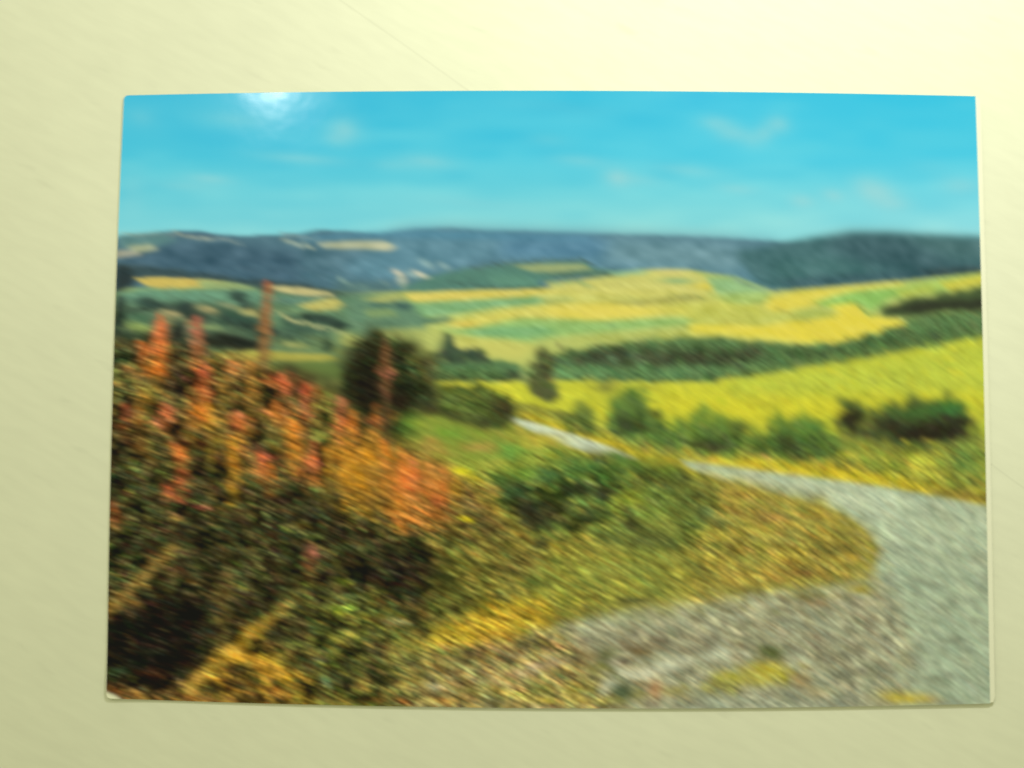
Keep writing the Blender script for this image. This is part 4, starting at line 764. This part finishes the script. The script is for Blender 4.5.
def shake(img, L=None):
    """soft slanted smear of the whole printed picture; the slant grows from left to right"""
    H, W = img.shape[:2]
    P = 32
    big = np.pad(img, ((P, P), (P, P), (0, 0)), mode='edge')
    F = [np.fft.rfft2(big[..., c]) for c in range(3)]
    degs = (19, 26, 32, 37)
    outs = []
    for d in degs:
        k = np.zeros(big.shape[:2])
        L = L or SMEAR
        for t in np.linspace(-L / 2, L / 2, 81):
            x, y = t * math.cos(math.radians(d)), t * math.sin(math.radians(d))
            xi, yi = math.floor(x), math.floor(y)
            fx, fy = x - xi, y - yi
            wt = 1.0 - .35 * abs(t) / (L / 2)
            for ox, oy, w in ((0, 0, (1 - fx) * (1 - fy)), (1, 0, fx * (1 - fy)), (0, 1, (1 - fx) * fy), (1, 1, fx * fy)):
                k[(yi + oy) % k.shape[0], (xi + ox) % k.shape[1]] += w * wt
        K = np.fft.rfft2(k / k.sum())
        outs.append(np.stack([np.fft.irfft2(f * K, big.shape[:2]) for f in F], -1)[P:-P, P:-P])
    t = np.clip((GX - 100) / 880, 0, 1) * (len(degs) - 1)
    res = np.zeros_like(img)
    for i, o in enumerate(outs):
        res += o * np.clip(1 - np.abs(t - i), 0, 1)[..., None]
    return np.clip(res, 0, None)

def fine_streaks(img):
    """thin light and dark streaks that the smear draws out of the smallest leaves and stones"""
    n = np.stack([noise(1.25, 1.25, 51), noise(1.4, 1.4, 52), noise(2.2, 2.2, 53)], -1) + 20
    n = shake(n, 19) - 20
    n /= n.std((0, 1))
    lum = n[..., 0] * .85 + n[..., 2] * .5
    t = TEX
    img *= np.exp(np.clip(t * lum * STREAK, -1.1, .75))[..., None]
    img *= np.exp((t * n[..., 1] * STREAK * .22)[..., None] * np.array((1.0, 0, -.8)))
STREAK = .48
SMEAR = 11.5
GRAIN = .36

def to_linear(c):
    c = c / 255.0
    return np.where(c <= .04045, c / 12.92, ((c + .055) / 1.055) ** 2.4)

def worn_corner(img):
    """the near left corner is rubbed down to bare paper"""
    s, m = mask([(100, 690), (107, 692), (114, 695), (121, 699), (121, 706), (100, 706)], 1.3)
    img[s] = img[s] * (1 - m[..., None]) + np.array((.66, .66, .36)) * m[..., None]

PRINT_END = .9945
CALIBRATE = False
# light falling on the face (red, green, blue), from a plain grey test card
LIGHT_FIT = [[1.1392, -0.2973, 0.0666, 0.0064, -0.0019, 0.1286, -0.1239, 0.0379, -0.0021, -0.0824, 0.0608, -0.0189, -0.0434, 0.0474, 0.0023],
             [1.1531, -0.3015, 0.0675, 0.0063, -0.002, 0.132, -0.1268, 0.0387, -0.0024, -0.0833, 0.062, -0.0194, -0.0447, 0.0489, 0.0019],
             [0.9833, -0.3148, 0.0718, 0.0069, -0.0037, 0.1432, -0.1356, 0.0413, -0.0026, -0.0873, 0.0652, -0.0205, -0.0482, 0.052, 0.0022]]

# ---------------------------------------------------------------- the postcard
# outline of the card on the table, millimetres: corners, and straight sides bowed outwards to imitate lens barrel distortion
TL, TR, BR, BL = (-67.5, 50.3), (81.3, 50.1), (80.8, -53.7), (-68.0, -52.9)
BOW_T, BOW_B, BOW_L, BOW_R = .95, 1.25, .50, .30
CW, CH = 148.6, 103.8
THICK = .24

def card_xy(u, v):
    """card coordinates (0..1 across, 0..1 up) to millimetres on the table, with slightly worn round corners"""
    s, t = np.asarray(u, float) * CW, np.asarray(v, float) * CH
    R = .9
    a, b = np.clip(R - np.minimum(s, CW - s), 0, R), np.clip(R - np.minimum(t, CH - t), 0, R)
    a2, b2 = a * np.sqrt(1 - b * b / (2 * R * R)), b * np.sqrt(1 - a * a / (2 * R * R))
    s = s + np.where(s < CW / 2, a - a2, a2 - a); t = t + np.where(t < CH / 2, b - b2, b2 - b)
    u, v = s / CW, t / CH
    bow = lambda q: 4 * q * (1 - q)  # barrel distortion of the lens, put into the card's shape
    x = (BL[0] * (1 - u) + BR[0] * u) * (1 - v) + (TL[0] * (1 - u) + TR[0] * u) * v
    y = (BL[1] * (1 - u) + BR[1] * u) * (1 - v) + (TL[1] * (1 - u) + TR[1] * u) * v
    x = x - BOW_L * bow(v) * (1 - u) + BOW_R * bow(v) * u
    y = y - BOW_B * bow(u) * (1 - v) + BOW_T * bow(u) * v
    return x, y

def card_z(u, v):
    """the card does not lie quite flat: its near edge and right side lift a little off the table"""
    near = .32 * np.exp(-v * CH / 13.0) * (.35 + .65 * np.clip(u * 1.5, 0, 1))
    right = .16 * np.exp(-(1 - u) * CW / 16.0)
    far = .10 * np.exp(-(1 - v) * CH / 10.0)
    curl = .30 * np.exp(-((u * CW) ** 2 + (v * CH) ** 2) / 30.0)
    return .04 + near + right + far + curl

def sheet(us, vs, z_off):
    U, V = np.meshgrid(us, vs)
    x, y = card_xy(U, V)
    return np.stack([x, y, card_z(U, V) + z_off], -1).reshape(-1, 3) * .001

def quads(nu, nv):
    i = np.arange(nu - 1)[None, :] + nu * np.arange(nv - 1)[:, None]
    return np.stack([i, i + 1, i + nu + 1, i + nu], -1).reshape(-1, 4)

def fast_mesh(name, co, q):
    me = bpy.data.meshes.new(name)
    me.vertices.add(len(co)); me.vertices.foreach_set("co", co.astype(np.float32).ravel())
    me.loops.add(q.size); me.loops.foreach_set("vertex_index", q.astype(np.int32).ravel())
    me.polygons.add(len(q)); me.polygons.foreach_set("loop_start", np.arange(0, q.size, 4, dtype=np.int32))
    me.polygons.foreach_set("use_smooth", np.ones(len(q), bool))
    me.update(calc_edges=True)
    return me

card = bpy.data.objects.new("postcard", None)
scene.collection.objects.link(card)
card.empty_display_size = .02
card["label"] = "glossy postcard of orange shrubs, yellow fields and a curving road, lying on cream table"
card["category"] = "postcard"

# the card itself: a thin closed slab following the same lift as the print
nu, nv = 121, 85
us, vs = np.linspace(0, 1, nu), np.linspace(0, 1, nv)
topv, botv = sheet(us, vs, THICK), sheet(us, vs, 0.0)
q = quads(nu, nv); n = nu * nv
rim = np.concatenate([np.arange(nu), nu * np.arange(1, nv) + nu - 1, n - 2 - np.arange(nu - 1), nu * np.arange(nv - 2, 0, -1)])
nx = np.roll(rim, -1)
side = np.stack([rim + n, nx + n, nx, rim], -1)
me = fast_mesh("card_stock", np.concatenate([topv, botv]), np.concatenate([q, q[:, ::-1] + n, side]))
me.polygons.foreach_set("use_smooth", np.zeros(len(me.polygons), bool)); me.update()
me.materials.append(card_stock_material())
stock = bpy.data.objects.new("card_stock", me)
scene.collection.objects.link(stock); stock.parent = card
stock["label"] = "white paper card showing along the right edge"

# the printed face, ending just short of the right edge
NU, NV = 881, 621
us, vs = np.linspace(.0006, PRINT_END, NU), np.linspace(.0002, .9998, NV)
co = sheet(us, vs, THICK + .025)
me = fast_mesh("picture_print", co, quads(NU, NV))

# the picture scale: points of the face are read off in the canvas's picture units
FP = 512 / math.tan(HFOV / 2)
ct, st = math.cos(TILT), math.sin(TILT)
dy_, dz_ = co[:, 1] + D_CAM * st, co[:, 2] - D_CAM * ct
depth = dy_ * st - dz_ * ct
PX = 512 + FP * co[:, 0] / depth
PY = 384 - FP * (dy_ * ct + dz_ * st) / depth

paint_picture()
leafage()
details()
ink = shake(to_linear(np.clip(CAN, 5, 253)))
fine_streaks(ink)
worn_corner(ink)
# a print reflects only part of the light on it: take out the lamp light the colours were judged under
gx, gy = (GX - 548) / 440, (GY - 400) / 310
P = [gx ** i * gy ** j for i in range(5) for j in range(5 - i)]
for c in range(3):
    ink[..., c] = (ink[..., c] - .0035) / sum(k * p for k, p in zip(LIGHT_FIT[c], P))
ink = np.clip(ink, .0045, .92)
x, y = np.clip(PX - PX0 - .5, 0, PW - 1.01), np.clip(PY - PY0 - .5, 0, PH - 1.01)
xi, yi = x.astype(int), y.astype(int)
fx, fy = (x - xi)[:, None], (y - yi)[:, None]
col = (ink[yi, xi] * (1 - fx) + ink[yi, xi + 1] * fx) * (1 - fy) + (ink[yi + 1, xi] * (1 - fx) + ink[yi + 1, xi + 1] * fx) * fy
if CALIBRATE: col[:] = .4
at = me.color_attributes.new("ink", 'FLOAT_COLOR', 'POINT')
at.data.foreach_set("color", np.concatenate([col, np.ones((len(col), 1))], 1).astype(np.float32).ravel())
me.materials.append(ink_material())
face = bpy.data.objects.new("picture_print", me)
scene.collection.objects.link(face); face.parent = card
